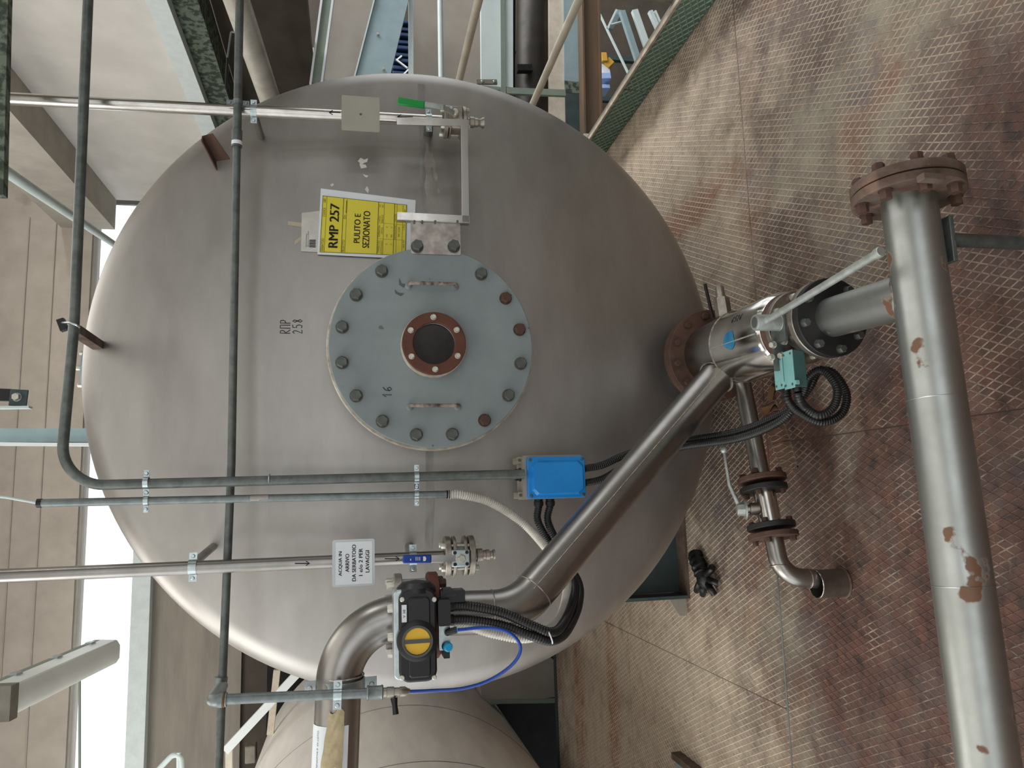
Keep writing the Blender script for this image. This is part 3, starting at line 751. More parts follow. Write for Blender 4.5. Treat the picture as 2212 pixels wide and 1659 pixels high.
# laminated card
q0, q1 = P(808,1262,YL-.03), P(720,1169,YL-.03)
cs = thing('pipe_card', 'white laminated card reading ACQUA IN ARRIVO on the left water pipe', 'sign', (q0.x,YL-.03,q0.z))
obj('laminate', MB().rprism((q0.x-.003,q0.z-.002), (q1.x+.003,q1.z+.003), YL-.0285, YL-.027, .007), 'laminate', cs)
obj('card', MB().rprism((q0.x+.003,q0.z+.005), (q1.x-.004,q1.z-.007), YL-.0292, YL-.0286, .001), 'paper', cs)
mb = MB(); W_, H_ = q1.x-q0.x, q1.z-q0.z
cf = lambda x, y: V((q0.x+W_*x, YL-.0297, q0.z+H_*y))
for i, (tx, a, b) in enumerate((('ACQUA IN',.22,.76),('ARRIVO',.30,.70),('DA SERBATOIO',.09,.90),('1 e/o 2 PER',.20,.81),('LAVAGGI',.27,.76))):
    y1 = .87-.165*i; textfit(mb, tx, a-.003, b-.003, y1-.095, y1, cf); textfit(mb, tx, a+.003, b+.003, y1-.095, y1, cf)
obj('card_print', mb, 'ink', cs)
obj('card_bracket', MB().box((q0.x+W_*.42,YL-.027,q0.z+H_*.4), (q0.x+W_*.58,YL-.0185,q0.z+H_*.6)), 'black_plastic', cs)

# -- long horizontal conduit in front of the tank
YC = 2.475
lc = thing('long_conduit', 'thin galvanised conduit crossing the whole tank end horizontally', 'conduit', P(500,830,YC))
obj('conduit', MB().tube([P(519,-60,YC), P(512,300,YC)], .0135, 20), 'galv_dark', lc)
obj('conduit', MB().tube([P(512,300,YC), P(500,1000,YC), P(470,1720,YC)], .0122, 20), 'galv_dark', lc)
obj('sleeve', MB().tube([P(512,282,YC), P(511.6,318,YC)], .0165, 20), 'galv_dark', lc)
obj('white_band', MB().tube([P(511.8,306,YC), P(511.6,314,YC)], .0170, 20), 'white_print', lc)
clamp(lc, P(514,222,YC), (P(512,300,YC)-P(519,0,YC)), .0135, .016, mat='galv')
# -- big conduit that bends down to the junction box
YB = 2.405
bc = thing('bent_conduit', 'thick grey conduit that comes in at the top and bends down to the blue box', 'conduit', P(1130,1026,YB))
pth = fillet([P(193,-60,YB), P(160,700,YB), P(128,1050,YB), P(1132,1024,YB)], [.9,.115], 14)
obj('conduit', MB().tube(pth, .0148, 22), 'galv_dark', bc)
clamp(bc, P(316,1043,YB), pth[-1]-pth[-2], .0148, .014, mat='zinc', ears=True)
clamp(bc, P(900,1030,YB), pth[-1]-pth[-2], .0148, .014, mat='zinc', ears=True)
obj('union_ring', MB().torus(P(582,1036,YB), pth[-1]-pth[-2], .0155, .0018, 24, 6), 'zinc', bc)
ub = obj('u_bolt', MB().tube(fillet([P(130,697,2.46), P(152,697,2.385), P(172,705,2.385), P(165,715,2.46)], .008, 5), .003, 8), 'zinc', bc)
obj('strap_block', MB().beam(P(131,690,2.455), P(140,714,2.455), .02, .02), 'black_plastic', bc)
# -- small conduit beside it
sc_ = thing('small_conduit', 'slim light grey conduit beside the bent conduit, ending in white hose', 'conduit', P(968,1068,YB))
sp_ = [P(82,1087,YB), P(968,1068,YB)]; dS = (sp_[1]-sp_[0]).normalized()
obj('conduit', MB().tube(sp_, .0115, 20), 'galv', sc_)
for q in (sp_[0]-dS*.002, sp_[1]-dS*.006): obj('end_cap', MB().tube([q, q+dS*.012], .0127, 20), 'black_plastic', sc_)
for px, py in ((316,1082),(900,1069)):
    clamp(sc_, P(px,py,YB), dS, .0115, .013)
obj('old_label', MB().tube([P(541,1077,YB), P(580,1076,YB)], .01165, 20), 'stain', sc_)
o = obj('grey_cable', MB().tube(smoothpath([P(-60,1073,YB), P(0,1073,YB), P(45,1080,YB), P(84,1087,YB)], .01), .0038, 10), 'pale_panel', None, org=P(84,1087,YB))
tag(o, 'thin grey cable entering the top of the slim conduit', 'cable')

# -- junction box
YJ = 2.40
jb = thing('junction_box', 'bright blue junction box with grey base on the tank end', 'junction box', P(1270,1030,YJ+.1))
j0, j1 = P(1268,1074,YJ), P(1140,987,YJ)
obj('box_base', MB().rprism((j0.x-.002,j0.z+.004), (j1.x+.006,j1.z+.012), YJ+.03, YJ+.12, .006), 'box_base', jb)
for x_, z_ in ((j0.x+.012,j1.z+.012),(j1.x-.008,j1.z+.012)):
    obj('fixing_lug', MB().rprism((x_-.011,z_-.004), (x_+.011,z_+.014), YJ+.045, YJ+.115, .004), 'box_base', jb); screw(jb, (x_,YJ+.045,z_+.006), (0,-1,0), .005, 'bolt_grey')
lid = obj('lid', MB().rprism((j0.x,j0.z), (j1.x,j1.z), YJ+.008, YJ+.035, .008), 'blue_box', jb, bevel=.002)
ch = .016; a0, a1 = (j0.x+.010,j0.z+.006), (j1.x-.013,j1.z-.012)
def octa(lo, hi, c, Y): return [V((x, Y, z)) for x, z in ((lo[0]+c,lo[1]),(hi[0]-c,lo[1]),(hi[0],lo[1]+c),(hi[0],hi[1]-c),(hi[0]-c,hi[1]),(lo[0]+c,hi[1]),(lo[0],hi[1]-c),(lo[0],lo[1]+c))]
bot = octa(a0, a1, ch, YJ+.008); top = octa((a0[0]+.006,a0[1]+.006), (a1[0]-.006,a1[1]-.006), ch, YJ-.004)
obj('lid_panel', MB().add(bot+top, [tuple(range(8,16))]+[(i,(i+1)%8,8+(i+1)%8,8+i) for i in range(8)]), 'blue_box', lid)
for x_ in (j0.x+.009, j1.x-.009):
    for z_ in (j0.z+.009, j1.z-.009): screw(lid, (x_,YJ+.008,z_), (0,-1,0), .0055, 'bolt_grey', .5)
GL = []
def gland(root, p, d, r=.0125, L=.022, mat='black_rubber'):
    d = V(d); return obj('cable_gland', MB().lathe(p, d, [(r,0),(r,L*.35),(r*1.12,L*.4),(r*1.12,L*.75),(r*.9,L)], 12), mat, root)
bx = (j0.x+j1.x)/2
gland(jb, (P(1140,1024,YB).x, YJ+.06, j1.z+.03), (0,0,-1), .019, .03)
GD = []
for py in (1012, 1043): p = V((P(1268,py,YJ+.06).x, YJ+.06, j0.z+.004)); gland(jb, p, (0,0,-1), .013, .02); GD.append(p-V((0,0,.018)))
GS = []
for px in (1163, 1188): p = V((j0.x, YJ+.06, P(px,1075,YJ+.06).z)); gland(jb, p, (-1,0,0), .0145, .026); GS.append(p-V((.022,0,0)))

# ================================================================== PRODUCT PIPE WITH ACTUATED VALVE
pp = thing('product_pipe', 'wide stainless product pipe with elbow and long diagonal run across the tank end', 'pipe', P(1550,815,2.36))
YE = 2.10
A0, A1, A2 = P(721,1735,YE), P(737,1333,YE), P(856,1333,YE)
obj('upper_run', MB().tube(fillet([A0, A1, A2], .158, 20), .0572, 40, False), 'pipe_steel', pp)
ex = A1.x-.158
obj('weld_ring', MB().torus((ex+.014,YE,A1.z), (1,0,0), .0572, .0022, 40, 6), 'weld_bead', pp)
B0, B1, B2, B3 = P(935,1326,YE), P(1085,1322,YE), P(1180,1245,YE+.02), P(1570,790,2.40)
bpth = fillet([B0, P(1118,1320,YE), B3], .17, 14)
obj('lower_run', MB().tube(bpth, .0572, 40, False), 'pipe_steel', pp)
for i in (1, 15):
    t_ = (bpth[i]-bpth[i-1]) if i == 1 else (bpth[i+1]-bpth[i])
    obj('weld_ring', MB().torus(bpth[i], t_, .0575, .0020, 40, 6), 'weld_bead', pp)
obj('weld_ring', MB().torus(P(1548,815,2.382), B3-bpth[15], .060, .004, 40, 6), 'weld_bead', pp)
obj('long_seam', MB().tube([bpth[15]+V((.015,-.0555,.012)), B3+V((.015,-.0555,.012))], .0012, 6), 'weld_bead', pp)
# valve, flanges
FZ1, FZ2 = A2.z, B0.z
fx = (A2.x+B0.x)/2
av = thing('actuated_valve', 'black pneumatic valve actuator with round yellow indicator on the product pipe', 'valve', (fx, YE-.1, FZ2))
obj('upper_flange', MB().lathe((fx,YE,FZ1-.014), (0,0,1), [(.108,0),(.11,.002),(.11,.018),(.108,.02)], 64), 'cast_steel', av)
obj('lower_flange', MB().lathe((fx,YE,FZ2-.012), (0,0,1), [(.108,0),(.11,.002),(.11,.024),(.108,.026)], 64), 'red_rust', av)
obj('wafer_body', MB().lathe((fx,YE,FZ2+.014), (0,0,1), [(.082,0),(.082,FZ1-FZ2-.028)], 48), 'cast_steel', av)
for k in range(8):
    a = 2*PI*(k+.5)/8; q = V((fx+.09*math.cos(a), YE+.09*math.sin(a), 0))
    obj('stud', MB().tube([q+V((0,0,FZ2-.03)), q+V((0,0,FZ1+.02))], .008, 10), 'zinc', av)
    bolt(av, q+V((0,0,FZ1+.006)), (0,0,1), .0125, .02, 'bolt_zinc', .3); bolt(av, q+V((0,0,FZ2-.012)), (0,0,-1), .0125, .02, 'bolt_rust', .6)
YA = 1.945
h0, h1 = P(945,1471,YA), P(861,1274,YA)
hz0, hz1, hx0, hx1 = h0.z, h1.z, h0.x, h1.x
obj('actuator_body', MB().rprism((hx0+.004,hz0+.004), (hx1-.002,hz1+.012), YA+.015, YA+.095, .016, 5), 'zinc', av, bevel=.003)
obj('mount_neck', MB().lathe((fx,YE-.03,(hz0+hz1)/2), (0,-1,0), [(.03,0),(.03,.05)], 20), 'cast_steel', av)
obj('actuator_cover', MB().rprism((hx0,hz0), (hx1,hz1), YA, YA+.06, .026, 6), 'black_plastic', av, bevel=.005)
obj('cover_panel', MB().rprism((hx0+.012,hz0+.016), (hx1-.02,hz1-.022), YA-.008, YA+.004, .01, 4), 'black_plastic', av, bevel=.003)
ec = P(935,1372,YA)
obj('end_bulge', MB().lathe((hx1-.012,YA+.045,(hz0+hz1)/2), (1,0,0), [(.05,0),(.048,.012),(.036,.024),(.001,.03)], 32), 'black_plastic', av)
ic = P(902,1386,YA-.02); ir = .037
obj('indicator_boss', MB().lathe((ic.x,YA+.002,ic.z), (0,-1,0), [(ir+.012,0),(ir+.012,.010),(ir+.001,.016)], 48), 'black_plastic', av)
obj('indicator_ring', MB().ring((ic.x,YA-.014,ic.z), (0,-1,0), ir-.005, ir, 0, .006, 48), 'disc_grey', av)
obj('indicator_disc', MB().lathe((ic.x,YA-.012,ic.z), (0,-1,0), [(ir-.006,0),(ir-.006,.004)], 48), 'yellow_disc', av)
obj('indicator_bar', MB().box((ic.x-.0045,YA-.0185,ic.z-ir+.005), (ic.x+.0045,YA-.012,ic.z+ir-.005)), 'disc_grey', av)
for px, py in ((869,1295),(938,1295),(869,1464),(938,1463)): screw(av, P(px,py,YA-.001), (0,-1,0), .006, 'bolt_zinc', random.random()*3)
l0, l1 = P(878.5,1344,YA-.009), P(867.5,1307,YA-.009)
lb2 = obj('tag_label', MB().box((l0.x,YA-.0095,l0.z), (l1.x,YA-.008,l1.z)), 'paper', av)
mb = MB(); textfit(mb, 'V 38', l0.x+(l1.x-l0.x)*.25, l0.x+(l1.x-l0.x)*.72, l0.z+.003, l1.z-.003, lambda x, y: V((x, YA-.0101, y))); obj('label_print', mb, 'ink', lb2)
def pbox(px0, py0, px1, py1, Y0, Y1, r=.003):        # px x: top->bottom, py: left(high)->right(low)
    a, b = P(px1, py1, Y0), P(px0, py0, Y0); return MB().rprism((a.x,a.z), (b.x,b.z), Y0, Y1, r)
obj('air_manifold', pbox(948,1340,973,1404,YA+.03,YA+.075), 'zinc', av)
obj('solenoid', pbox(952,1277,1005,1300,YA+.03,YA+.08,.002), 'black_plastic', av)
obj('manual_knob', pbox(957,1272,978,1282,YA+.02,YA+.06,.002), 'black_plastic', av)
obj('connector_block', pbox(946,1296,974,1352,YA+.01,YA+.075,.006), 'black_plastic', av)
mb = MB(); textfit(mb, 'FESTO', P(985,1284,YA+.03).x-.012, P(985,1284,YA+.03).x+.002, P(980,1290,YA+.03).z, P(965,1290,YA+.03).z, lambda x, y: V((x, YA+.0295, y)))
mb2 = MB(); f0 = P(965,1288,YA+.0295); textfit(mb2, 'FESTO', 0, .022, 0, .005, lambda x, y: V((f0.x-y+.004, YA+.0294, f0.z-x))); obj('solenoid_print', mb2, 'ink_grey', av)
obj('silencer', MB().lathe(P(963,1396,YA+.03), (0,-1,-.3), [(.011,0),(.011,.012),(.0105,.013)], 18), 'black_plastic', av)
obj('silencer_cap', MB().lathe(P(966,1397,YA+.018), (0,-1,-.3), [(.0115,0),(.0115,.008),(.009,.011)], 18), 'cyan', av)
obj('push_block', pbox(958,1402,972,1422,YA+.03,YA+.075,.002), 'black_plastic', av)
ef = P(966,1365,YA+.02)
obj('push_fitting', MB().tube([P(966,1366,YA+.035), P(967,1366,YA+.015), P(973,1364,YA+.012), P(986,1361,YA+.012)], .0085, 14), 'black_plastic', av)
obj('fitting_collar', MB().tube([P(984,1361.5,YA+.012), P(988,1361,YA+.012)], .0072, 14), 'cyan', av)
g1, g2 = P(974,1309,YA+.04), P(974,1339,YA+.04)
for g in (g1, g2): gland(av, g+V((0,0,.012)), (0,0,-1), .0125, .022)

# pipe clamp, air line
al = thing('air_line', 'galvanised air pipe with black lever tap at the lower left, feeding a blue tube', 'pipe', P(880,1494,2.0))
YP = 2.015
e0 = P(461,1512,YP); e1 = P(818,1496,YP); dA = (e1-e0).normalized()
obj('pipe', MB().tube([P(478,1511,YP), e1], .0122, 20), 'galv', al)
obj('elbow', MB().tube(fillet([P(490,1511,YP), e0, P(475,1489,2.30)], .016, 8), .0165, 20), 'galv', al)
obj('elbow_collar', MB().tube([P(472,1511,YP), P(482,1511,YP)], .0185, 20), 'galv', al)
obj('riser', MB().tube([P(466,1506,2.10), P(482,1482,2.46)], .0135, 18), 'galv', al)
obj('tee_collar', MB().tube([P(478,1462,YC), P(475,1492,YC)], .0185, 20), 'galv', al)
obj('thread_hemp', MB().torus(P(484,1511,YP), dA, .0150, .0035, 24, 6), 'wood', al)
cl_ = P(722,1503,YP); clamp(al, P(729,1501,YP), dA, .0122, .020)
ck = obj('pipe_band', MB().ring((ex-.030,YE,A1.z), (1,0,0), .0572, .0602, 0, .036, 48), 'zinc', al)
for sg_ in (1, -1):
    z_ = A1.z+sg_*.060
    obj('band_ear', MB().box((ex-.030,YE-.004,min(z_,z_+sg_*.03)), (ex+.006,YE+.0,max(z_,z_+sg_*.03))), 'zinc', ck); screw(ck, (ex-.012,YE-.004,z_+sg_*.017), (0,-1,0), .0065)
obj('socket', MB().lathe(P(792,1497,YP), dA, [(.0165,0),(.0185,.003),(.0165,.006),(.0165,.034),(.0185,.037),(.0165,.040)], 24), 'galv', al)
tp = P(824,1496,YP)
obj('tap_body', MB().lathe(tp, dA, [(.0115,0),(.0115,.012),(.0130,.013),(.0130,.030),(.0105,.031),(.0105,.044),(.012,.045),(.012,.058),(.008,.064),(.006,.07)], 18), 'cast_steel', al)
tl = P(850,1497,YP)
obj('tap_stem', MB().tube([tl, tl-V((.016,0,0))], .006, 12), 'cast_steel', al)
obj('tap_lever', MB().tube([P(851,1508,YP), P(853,1524,YP-.005), P(855,1543,YP-.008)], [.009,.0065,.0075], 12), 'black_plastic', al)
at = obj('air_tube', MB().tube(smoothpath([P(879,1494,YP), P(930,1492,YP), P(1000,1487,YP-.01), P(1060,1468,YP-.03), P(1110,1432,YP-.05), P(1124,1396,YP-.06), P(1098,1366,YP-.06), P(1050,1356,YP-.055), P(986,1361,YA+.012)], .008), .0043, 12), 'blue_tube', None, org=P(879,1494,YP))
tag(at, 'thin blue plastic air tube looping from tap to actuator', 'tube')
# wrapped papers on the product pipe
def onpipe(px, ang, off, y):      # horizontal run: px = image y along the pipe, ang from the top, towards us
    c = P(737-(px-1333)*.0398, px, YE); r = .0572+off
    return V((c.x, YE-r*math.sin(ang), A1.z+(c.z-A1.z)+r*math.cos(ang)))
wp = thing('pipe_label', 'printed white paper wrapped round the product pipe at the left edge', 'label', onpipe(1600,1.5,.002,0))
obj('paper_wrap', MB().grid(lambda u, v: onpipe(1556+150*u, .1+2.0*v, .0012, 0), 10, 16), 'paper', wp)
mb = MB()
for i, (tx, a, b, t) in enumerate((('SATTI SENSITIVE P. DI LOTO',1668,1566,.72), ('MENA',1690,1641,.98), ('REP A',1680,1640,1.2), ('SERIE',1690,1636,1.42))):
    textfit(mb, tx, a, b, -.045, .045, lambda x, y, t=t: onpipe(x, t-y, .0018, 0))
obj('wrap_print', mb, 'ink_grey', wp)
tw = obj('tape_wrap', MB().grid(lambda u, v: onpipe(1522+125*u+6*math.sin(7*v), (1.25-.30*u)+(.62+.28*u)*v, .0042+.0012*math.sin(17*u+9*v), 0), 24, 16), 'tape', None, org=onpipe(1560,1.4,.002,0))
tag(tw, 'crumpled yellowed adhesive tape on the product pipe at the left', 'tape')

# ================================================================== CORRUGATED HOSES
hose('white_hose', [P(968,1068,YB), P(1000,1069,YB), P(1060,1085,YB+.02), P(1130,1130,YB+.05), P(1185,1190,2.38), P(1222,1245,2.32), P(1222,1300,2.22), P(1200,1350,2.10), P(1140,1377,2.05), P(1070,1368,2.04), P(1005,1348,2.03), P(970,1338,2.02)], .0125, 'hose_white', 'white corrugated hose curving behind the diagonal pipe', amp=.30)
tie = P(1190,1372,1.99)
hose('black_hose', [g1, P(1010,1309,YA+.04), P(1080,1322,YA+.03), P(1150,1352,YA+.02), P(1193,1366,YA+.03), P(1218,1345,YA+.11), P(1238,1295,2.22), P(1236,1245,2.33), P(1205,1175,2.42), GS[1]-V((.05,0,-.01)), GS[1]], .0118, 'hose_black', 'black corrugated hose, upper one leaving the actuator', group='black hoses between actuator and box')
hose('black_hose', [g2, P(1010,1339,YA+.04), P(1080,1350,YA+.03), P(1150,1374,YA+.02), P(1192,1384,YA+.04), P(1225,1362,YA+.12), P(1250,1305,2.24), P(1246,1250,2.36), P(1190,1175,2.45), GS[0]-V((.05,0,-.004)), GS[0]], .0118, 'hose_black', 'black corrugated hose, lower one leaving the actuator', group='black hoses between actuator and box')
tr = obj('cable_tie', MB().torus(P(1185,1372,YA+.03), V((.35,0,-.9)), .022, .002, 30, 6), 'white_print', None, org=P(1185,1372,YA+.03)); tr.scale = (1,1,1)
tag(tr, 'white cable tie round the two black hoses', 'cable tie')

# ================================================================== BOTTOM OUTLET ASSEMBLY
ot = thing('outlet_branch', 'shiny stainless outlet branch with blue paint mark flanged to the tank bottom', 'pipe fitting', (OX,2.4,OZ-.12))
ax0 = V((OX,2.577,OZ)); ax1 = V((.452,1.60,OZ-.008)); dO = (ax1-ax0).normalized()
def OA(y): return ax0+dO*((2.577-y)/abs(dO.y))
obj('mating_flange', MB().lathe(ax0+V((0,0,0)), dO, [(.168,0),(.17,.002),(.17,.022),(.168,.024)], 64), 'rust_flange', ot)
boltcircle(ot, OA(2.553), dO, .146, 12, .0125, .018, 'bolt_rust', .2)
obj('cone', MB().lathe(OA(2.555), dO, [(.112,0),(.1215,.22)], 56, False, False), 'pipe_steel', ot)
obj('body', MB().lathe(OA(2.335), dO, [(.122,0),(.122,.29),(.112,.305)], 56), 'polished', ot)
obj('weld_ring', MB().torus(OA(2.335), dO, .1222, .0025, 56, 6), 'weld_bead', ot)
xo, yo, zo = frame(dO)
topd = (V((0,0,1))-dO*dO.z).normalized(); sided = dO.cross(topd).normalized()
def onbody(y, ang, off): return OA(y)+(topd*math.cos(ang)+sided*math.sin(ang))*(.122+off)
obj('body_seam', MB().tube([onbody(2.33-.29*i/8, .10, .0) for i in range(9)], .0022, 6), 'bolt_zinc', ot)
mb = MB()
def paint(u, v):
    a = 2*PI*u; rr = .030*v*(1+.07*math.sin(3*a+1)+.05*math.sin(5*a)); return onbody(2.20+rr*math.cos(a)*1.2, .05+rr*math.sin(a)/.122, .0012)
mb.grid(paint, 28, 6)
obj('paint_mark', mb, 'blue_paint', ot)
mb = MB(); strokes(mb, [LET['6'], LET['5'], LET['2'], LET['6']], 0, .017, 0, .022, .014, lambda x, y: onbody(2.20-x, -.42-(y/.1185), .0006), .0009); obj('marker_number', mb, 'ink', ot)
# sample nipple on the far side of the body
nb = onbody(2.36, -1.1, -.012); nd = (V((1,-.05,.12))).normalized()
obj('hex_nipple', MB().lathe(nb, nd, [(.02,0),(.027,.008),(.027,.068),(.022,.073)], 6), 'cast_steel', ot)
obj('nipple_thread', MB().lathe(nb+nd*.07, nd, [(.017,0),(.017,.008),(.015,.010),(.015,.036),(.012,.042)], 18), 'cast_steel', ot)
obj('nipple_lever', MB().beam(nb+nd*.01+V((0,.04,.02)), nb+nd*.13+V((0,.04,.03)), .014, .006), 'black_plastic', ot)
# ball valve between body and stub
bv = thing('outlet_valve', 'ball valve with dark flanges and long grey lever below the manhole', 'valve', OA(1.93)-V((0,0,.11)))
for y_, mt in ((2.032,'rust_flange'),(2.008,'cast_steel'),(1.888,'cast_steel')):
    obj('valve_flange', MB().lathe(OA(y_), dO, [(.108,0),(.11,.002),(.11,.020),(.108,.022)], 56), mt, bv)
obj('valve_body', MB().lathe(OA(1.988), dO, [(.07,0),(.078,.02),(.086,.04),(.088,.055),(.086,.07),(.078,.09),(.07,.105)], 40), 'cast_steel', bv)
boltcircle(bv, OA(1.985), dO, .09, 8, .0105, .016, 'bolt_zinc', .3)
sb = OA(1.935)+topd*.06
obj('bonnet', MB().lathe(sb, (0,0,1), [(.034,0),(.034,.030),(.042,.032),(.042,.042)], 28), 'cast_steel', bv)
obj('stop_plate', MB().box((sb.x-.055,sb.y-.03,sb.z+.040), (sb.x+.03,sb.y+.045,sb.z+.047)), 'galv_dark', bv)
obj('stem_socket', MB().lathe(sb+V((0,0,.042)), (0,0,1), [(.028,0),(.023,.006),(.023,.076),(.0215,.080)], 28), 'lever_galv', bv)
obj('stem_bore', MB().lathe(sb+V((0,0,.1221)), (0,0,1), [(.016,0),(.015,.0004)], 20), 'disc_grey', bv)
lvr0 = sb+V((.0,-.012,.096)); lvr1 = PZ(1895,548,lvr0.z-.02)
obj('lever', MB().tube([lvr0, lvr1], .0098, 18), 'lever_galv', bv)
dl = (lvr1-lvr0).normalized(); obj('lever_end', MB().lathe(lvr1-dl*.001, dl, [(.0125,0),(.0125,.012),(.011,.014)], 18), 'lever_galv', bv)
# limit switches hanging off the valve bracket
def switch(px0, px1, px2, py0, py1, zt, label):
    """top face from image x px0 to px1, front face down to px2"""
    pb, pf = PZ(px0, (py0+py1)/2, zt), PZ(px1, (py0+py1)/2, zt)
    xa, xb = PZ(px1, py1, zt).x, PZ(px1, py0, zt).x; zb = P(px2, (py0+py1)/2, pf.y).z
    t = thing('limit_switch', label, 'limit switch', ((xa+xb)/2, pf.y, zb), 'limit switches on the outlet valve')
    obj('housing', MB().box((xa,pf.y,zb), (xb,pb.y,zt-.003)), 'teal_shaded', t, bevel=.0015)
    obj('cover', MB().box((xa-.002,pf.y-.001,zt-.003), (xb+.002,pb.y,zt)), 'teal', t, bevel=.001)
    for x_ in (xa+.008, xb-.008):
        for y_ in (pf.y+.008, pb.y-.008): screw(t, (x_,y_,zt), (0,0,1), .0035, 'bolt_grey', random.random())
    obj('latch', MB().box((xa+.006,pf.y-.005,zt-.014), (xa+.018,pf.y,zt-.002)), 'teal', t, bevel=.001)
    return t
s1 = switch(1672,1690,1700,768,838,.372,'pale teal limit switch, the one nearer the tank, by the outlet valve')
s2 = switch(1691.5,1713,1741,755,836,.368,'pale teal limit switch, the one nearer us, by the outlet valve')
obj('switch_bracket', MB().box((P(1690,800,1.95).x,1.955,.35), (P(1690,730,1.95).x,1.965,.385)), 'galv_dark', bv)
for px, py in ((1668,772),(1690,768),(1672,745),(1696,738)): bolt(bv, P(px,py,1.95), (-.1,-.4,1), .009, .014, 'bolt_zinc', .2)
sA, sB = P(1699,842,1.985), P(1722,840,1.915)
for s_, g in ((s1,sA),(s2,sB)): gland(s_, g+V((.012,0,0)), (-1,0,0), .0105, .02)
hose('black_hose', [GD[0], P(1300,1005,YJ+.06), P(1345,985,2.47), P(1400,968,2.50), P(1480,952,2.42), P(1580,936,2.28), P(1650,912,2.16), P(1712,880,2.07), P(1750,835,2.02), P(1768,803,2.00), P(1800,806,1.97), P(1828,850,1.95), P(1818,893,1.95), P(1775,912,1.96), P(1725,890,1.98), P(1703,866,1.98), sA-V((.01,0,0))], .0118, 'hose_black', 'black corrugated hose from blue box to the limit switch nearer the tank', group='black hoses to the limit switches')
hose('black_hose', [GD[1], P(1300,1035,YJ+.06), P(1345,1010,2.46), P(1400,984,2.50), P(1480,964,2.40), P(1580,950,2.26), P(1650,928,2.14), P(1700,898,2.07), P(1735,850,2.03), P(1748,815,2.0), P(1778,800,1.96), P(1808,838,1.92), P(1800,880,1.92), P(1768,897,1.93), P(1740,880,1.95), P(1728,864,1.92), sB-V((.01,0,0))], .0118, 'hose_black', 'black corrugated hose from blue box to the limit switch nearer us', group='black hoses to the limit switches')
# transfer pipe
tf = thing('transfer_pipe', 'fat worn grey pipe with rust spots running across the floor in front', 'pipe', (-.0,1.5,.0))
TZp = .262
q0, q1 = PZ(1962,432,TZp), PZ(2150,1760,TZp); dT = (q1-q0).normalized()
obj('main_run', MB().tube([q0, q1], .0615, 48), 'worn_pipe', tf)
jn = PZ(1968,640,TZp); jn = q0+dT*((jn-q0).dot(dT))
stub0 = OA(1.85); stub1 = V((jn.x, jn.y, TZp))
obj('branch', MB().tube([stub0, stub1], .0545, 40, False), 'worn_pipe', tf)
ds = (stub1-stub0).normalized()
obj('branch_flange', MB().lathe(OA(1.863), ds, [(.108,0),(.11,.002),(.11,.020),(.108,.022)], 56), 'black_flange', tf)
boltcircle(tf, OA(1.841), ds, .09, 8, .0115, .016, 'bolt_grey', .2)
# saddle weld where the branch meets the main run
wpts = []
for i in range(33):
    a = 2*PI*i/32; xs, ys, _ = frame(ds); o_ = (xs*math.cos(a)+ys*math.sin(a))*.0548
    d_ = o_-dT*o_.dot(dT); zz = d_.z; k = math.sqrt(max(.0615**2-zz*zz, 0)); c0 = stub1+o_; t_ = ((V((0,0,0))-ds)*k)
    wpts.append(V((c0.x, 0, 0))+V((0, stub1.y+dT.y/dT.x*(c0.x-stub1.x)-ds.y*-k*1.0 if False else stub1.y+(dT.y/dT.x)*(c0.x-stub1.x)+k, c0.z)))
obj('saddle_weld', MB().tube(wpts, .0035, 8, False), 'weld_bead', tf)
for s_, mt in ((0.0,'rust_grey'),(-.026,'rust_grey')):
    obj('end_flange', MB().lathe(q0-dT*(-.004)+dT*s_-dT*.026, dT, [(.122,0),(.125,.003),(.125,.020),(.122,.023)], 64), mt, tf)
boltcircle(tf, q0+dT*.001, dT, .105, 8, .0145, .022, 'bolt_rust', .35); boltcircle(tf, q0-dT*.048, -dT, .105, 8, .0145, .02, 'bolt_rust', .35)
obj('flange_tab', MB().box((q0.x-.012,q0.y-.142,TZp+.02), (q0.x+.004,q0.y-.118,TZp+.075)), 'rust_grey', tf, bevel=.003)
for px in (1260, 860):
    c_ = q0+dT*((PZ(2030,px,TZp)-q0).dot(dT)); obj('weld_ring', MB().torus(c_, dT, .0616, .0012, 48, 6), 'worn_pipe', tf)
c_ = q0+dT*((PZ(2000,512,TZp)-q0).dot(dT))
obj('pad', MB().box((c_.x-.055,c_.y-.045,TZp-.074), (c_.x+.055,c_.y+.045,TZp-.062)), 'galv_dark', tf, bevel=.002)
obj('support_leg', MB().tube([(c_.x,c_.y-.03,TZp-.07),(c_.x,c_.y-.03,.001)], .0165, 20), 'bolt_grey', tf)

# drain line with its own ball valve
DZ = .205
dr = thing('drain_line', 'small stainless drain line with flanged valve, elbow and ball lever', 'pipe', (-.1,2.4,.02))
d0, d1 = PZ(1600,812,DZ+.01), PZ(1688,1245,DZ); dD = (d1-d0).normalized()
cupc = PZ(1793,1268,0); 
def DA(px): 
    # point of the drain axis seen at image height px
    t = 0.0; best = None
    for i in range(400):
        p = d0+(d1-d0)*(i/399); v = p-CC; yy = 829.5-FPX*v.dot(CR)/v.dot(CF)
        if best is None or abs(yy-px) < best[0]: best = (abs(yy-px), p)
    return best[1]
obj('inlet_pipe', MB().tube([d0, DA(1036)], .0302, 32), 'pipe_steel', dr)
eb = DA(1262)
obj('outlet_pipe', MB().tube(fillet([DA(1150), eb, V((eb.x-.012,eb.y-.012,.09))], .075, 14), .0302, 32), 'pipe_steel', dr)
for px, mt, r_ in ((1030,'rust_flange',.081),(1051,'black_flange',.078),(1131,'black_flange',.078),(1151,'rust_flange',.081)):
    obj('drain_flange', MB().lathe(DA(px), dD, [(r_-.002,0),(r_,.002),(r_,.016),(r_-.002,.018)], 48), mt, dr)
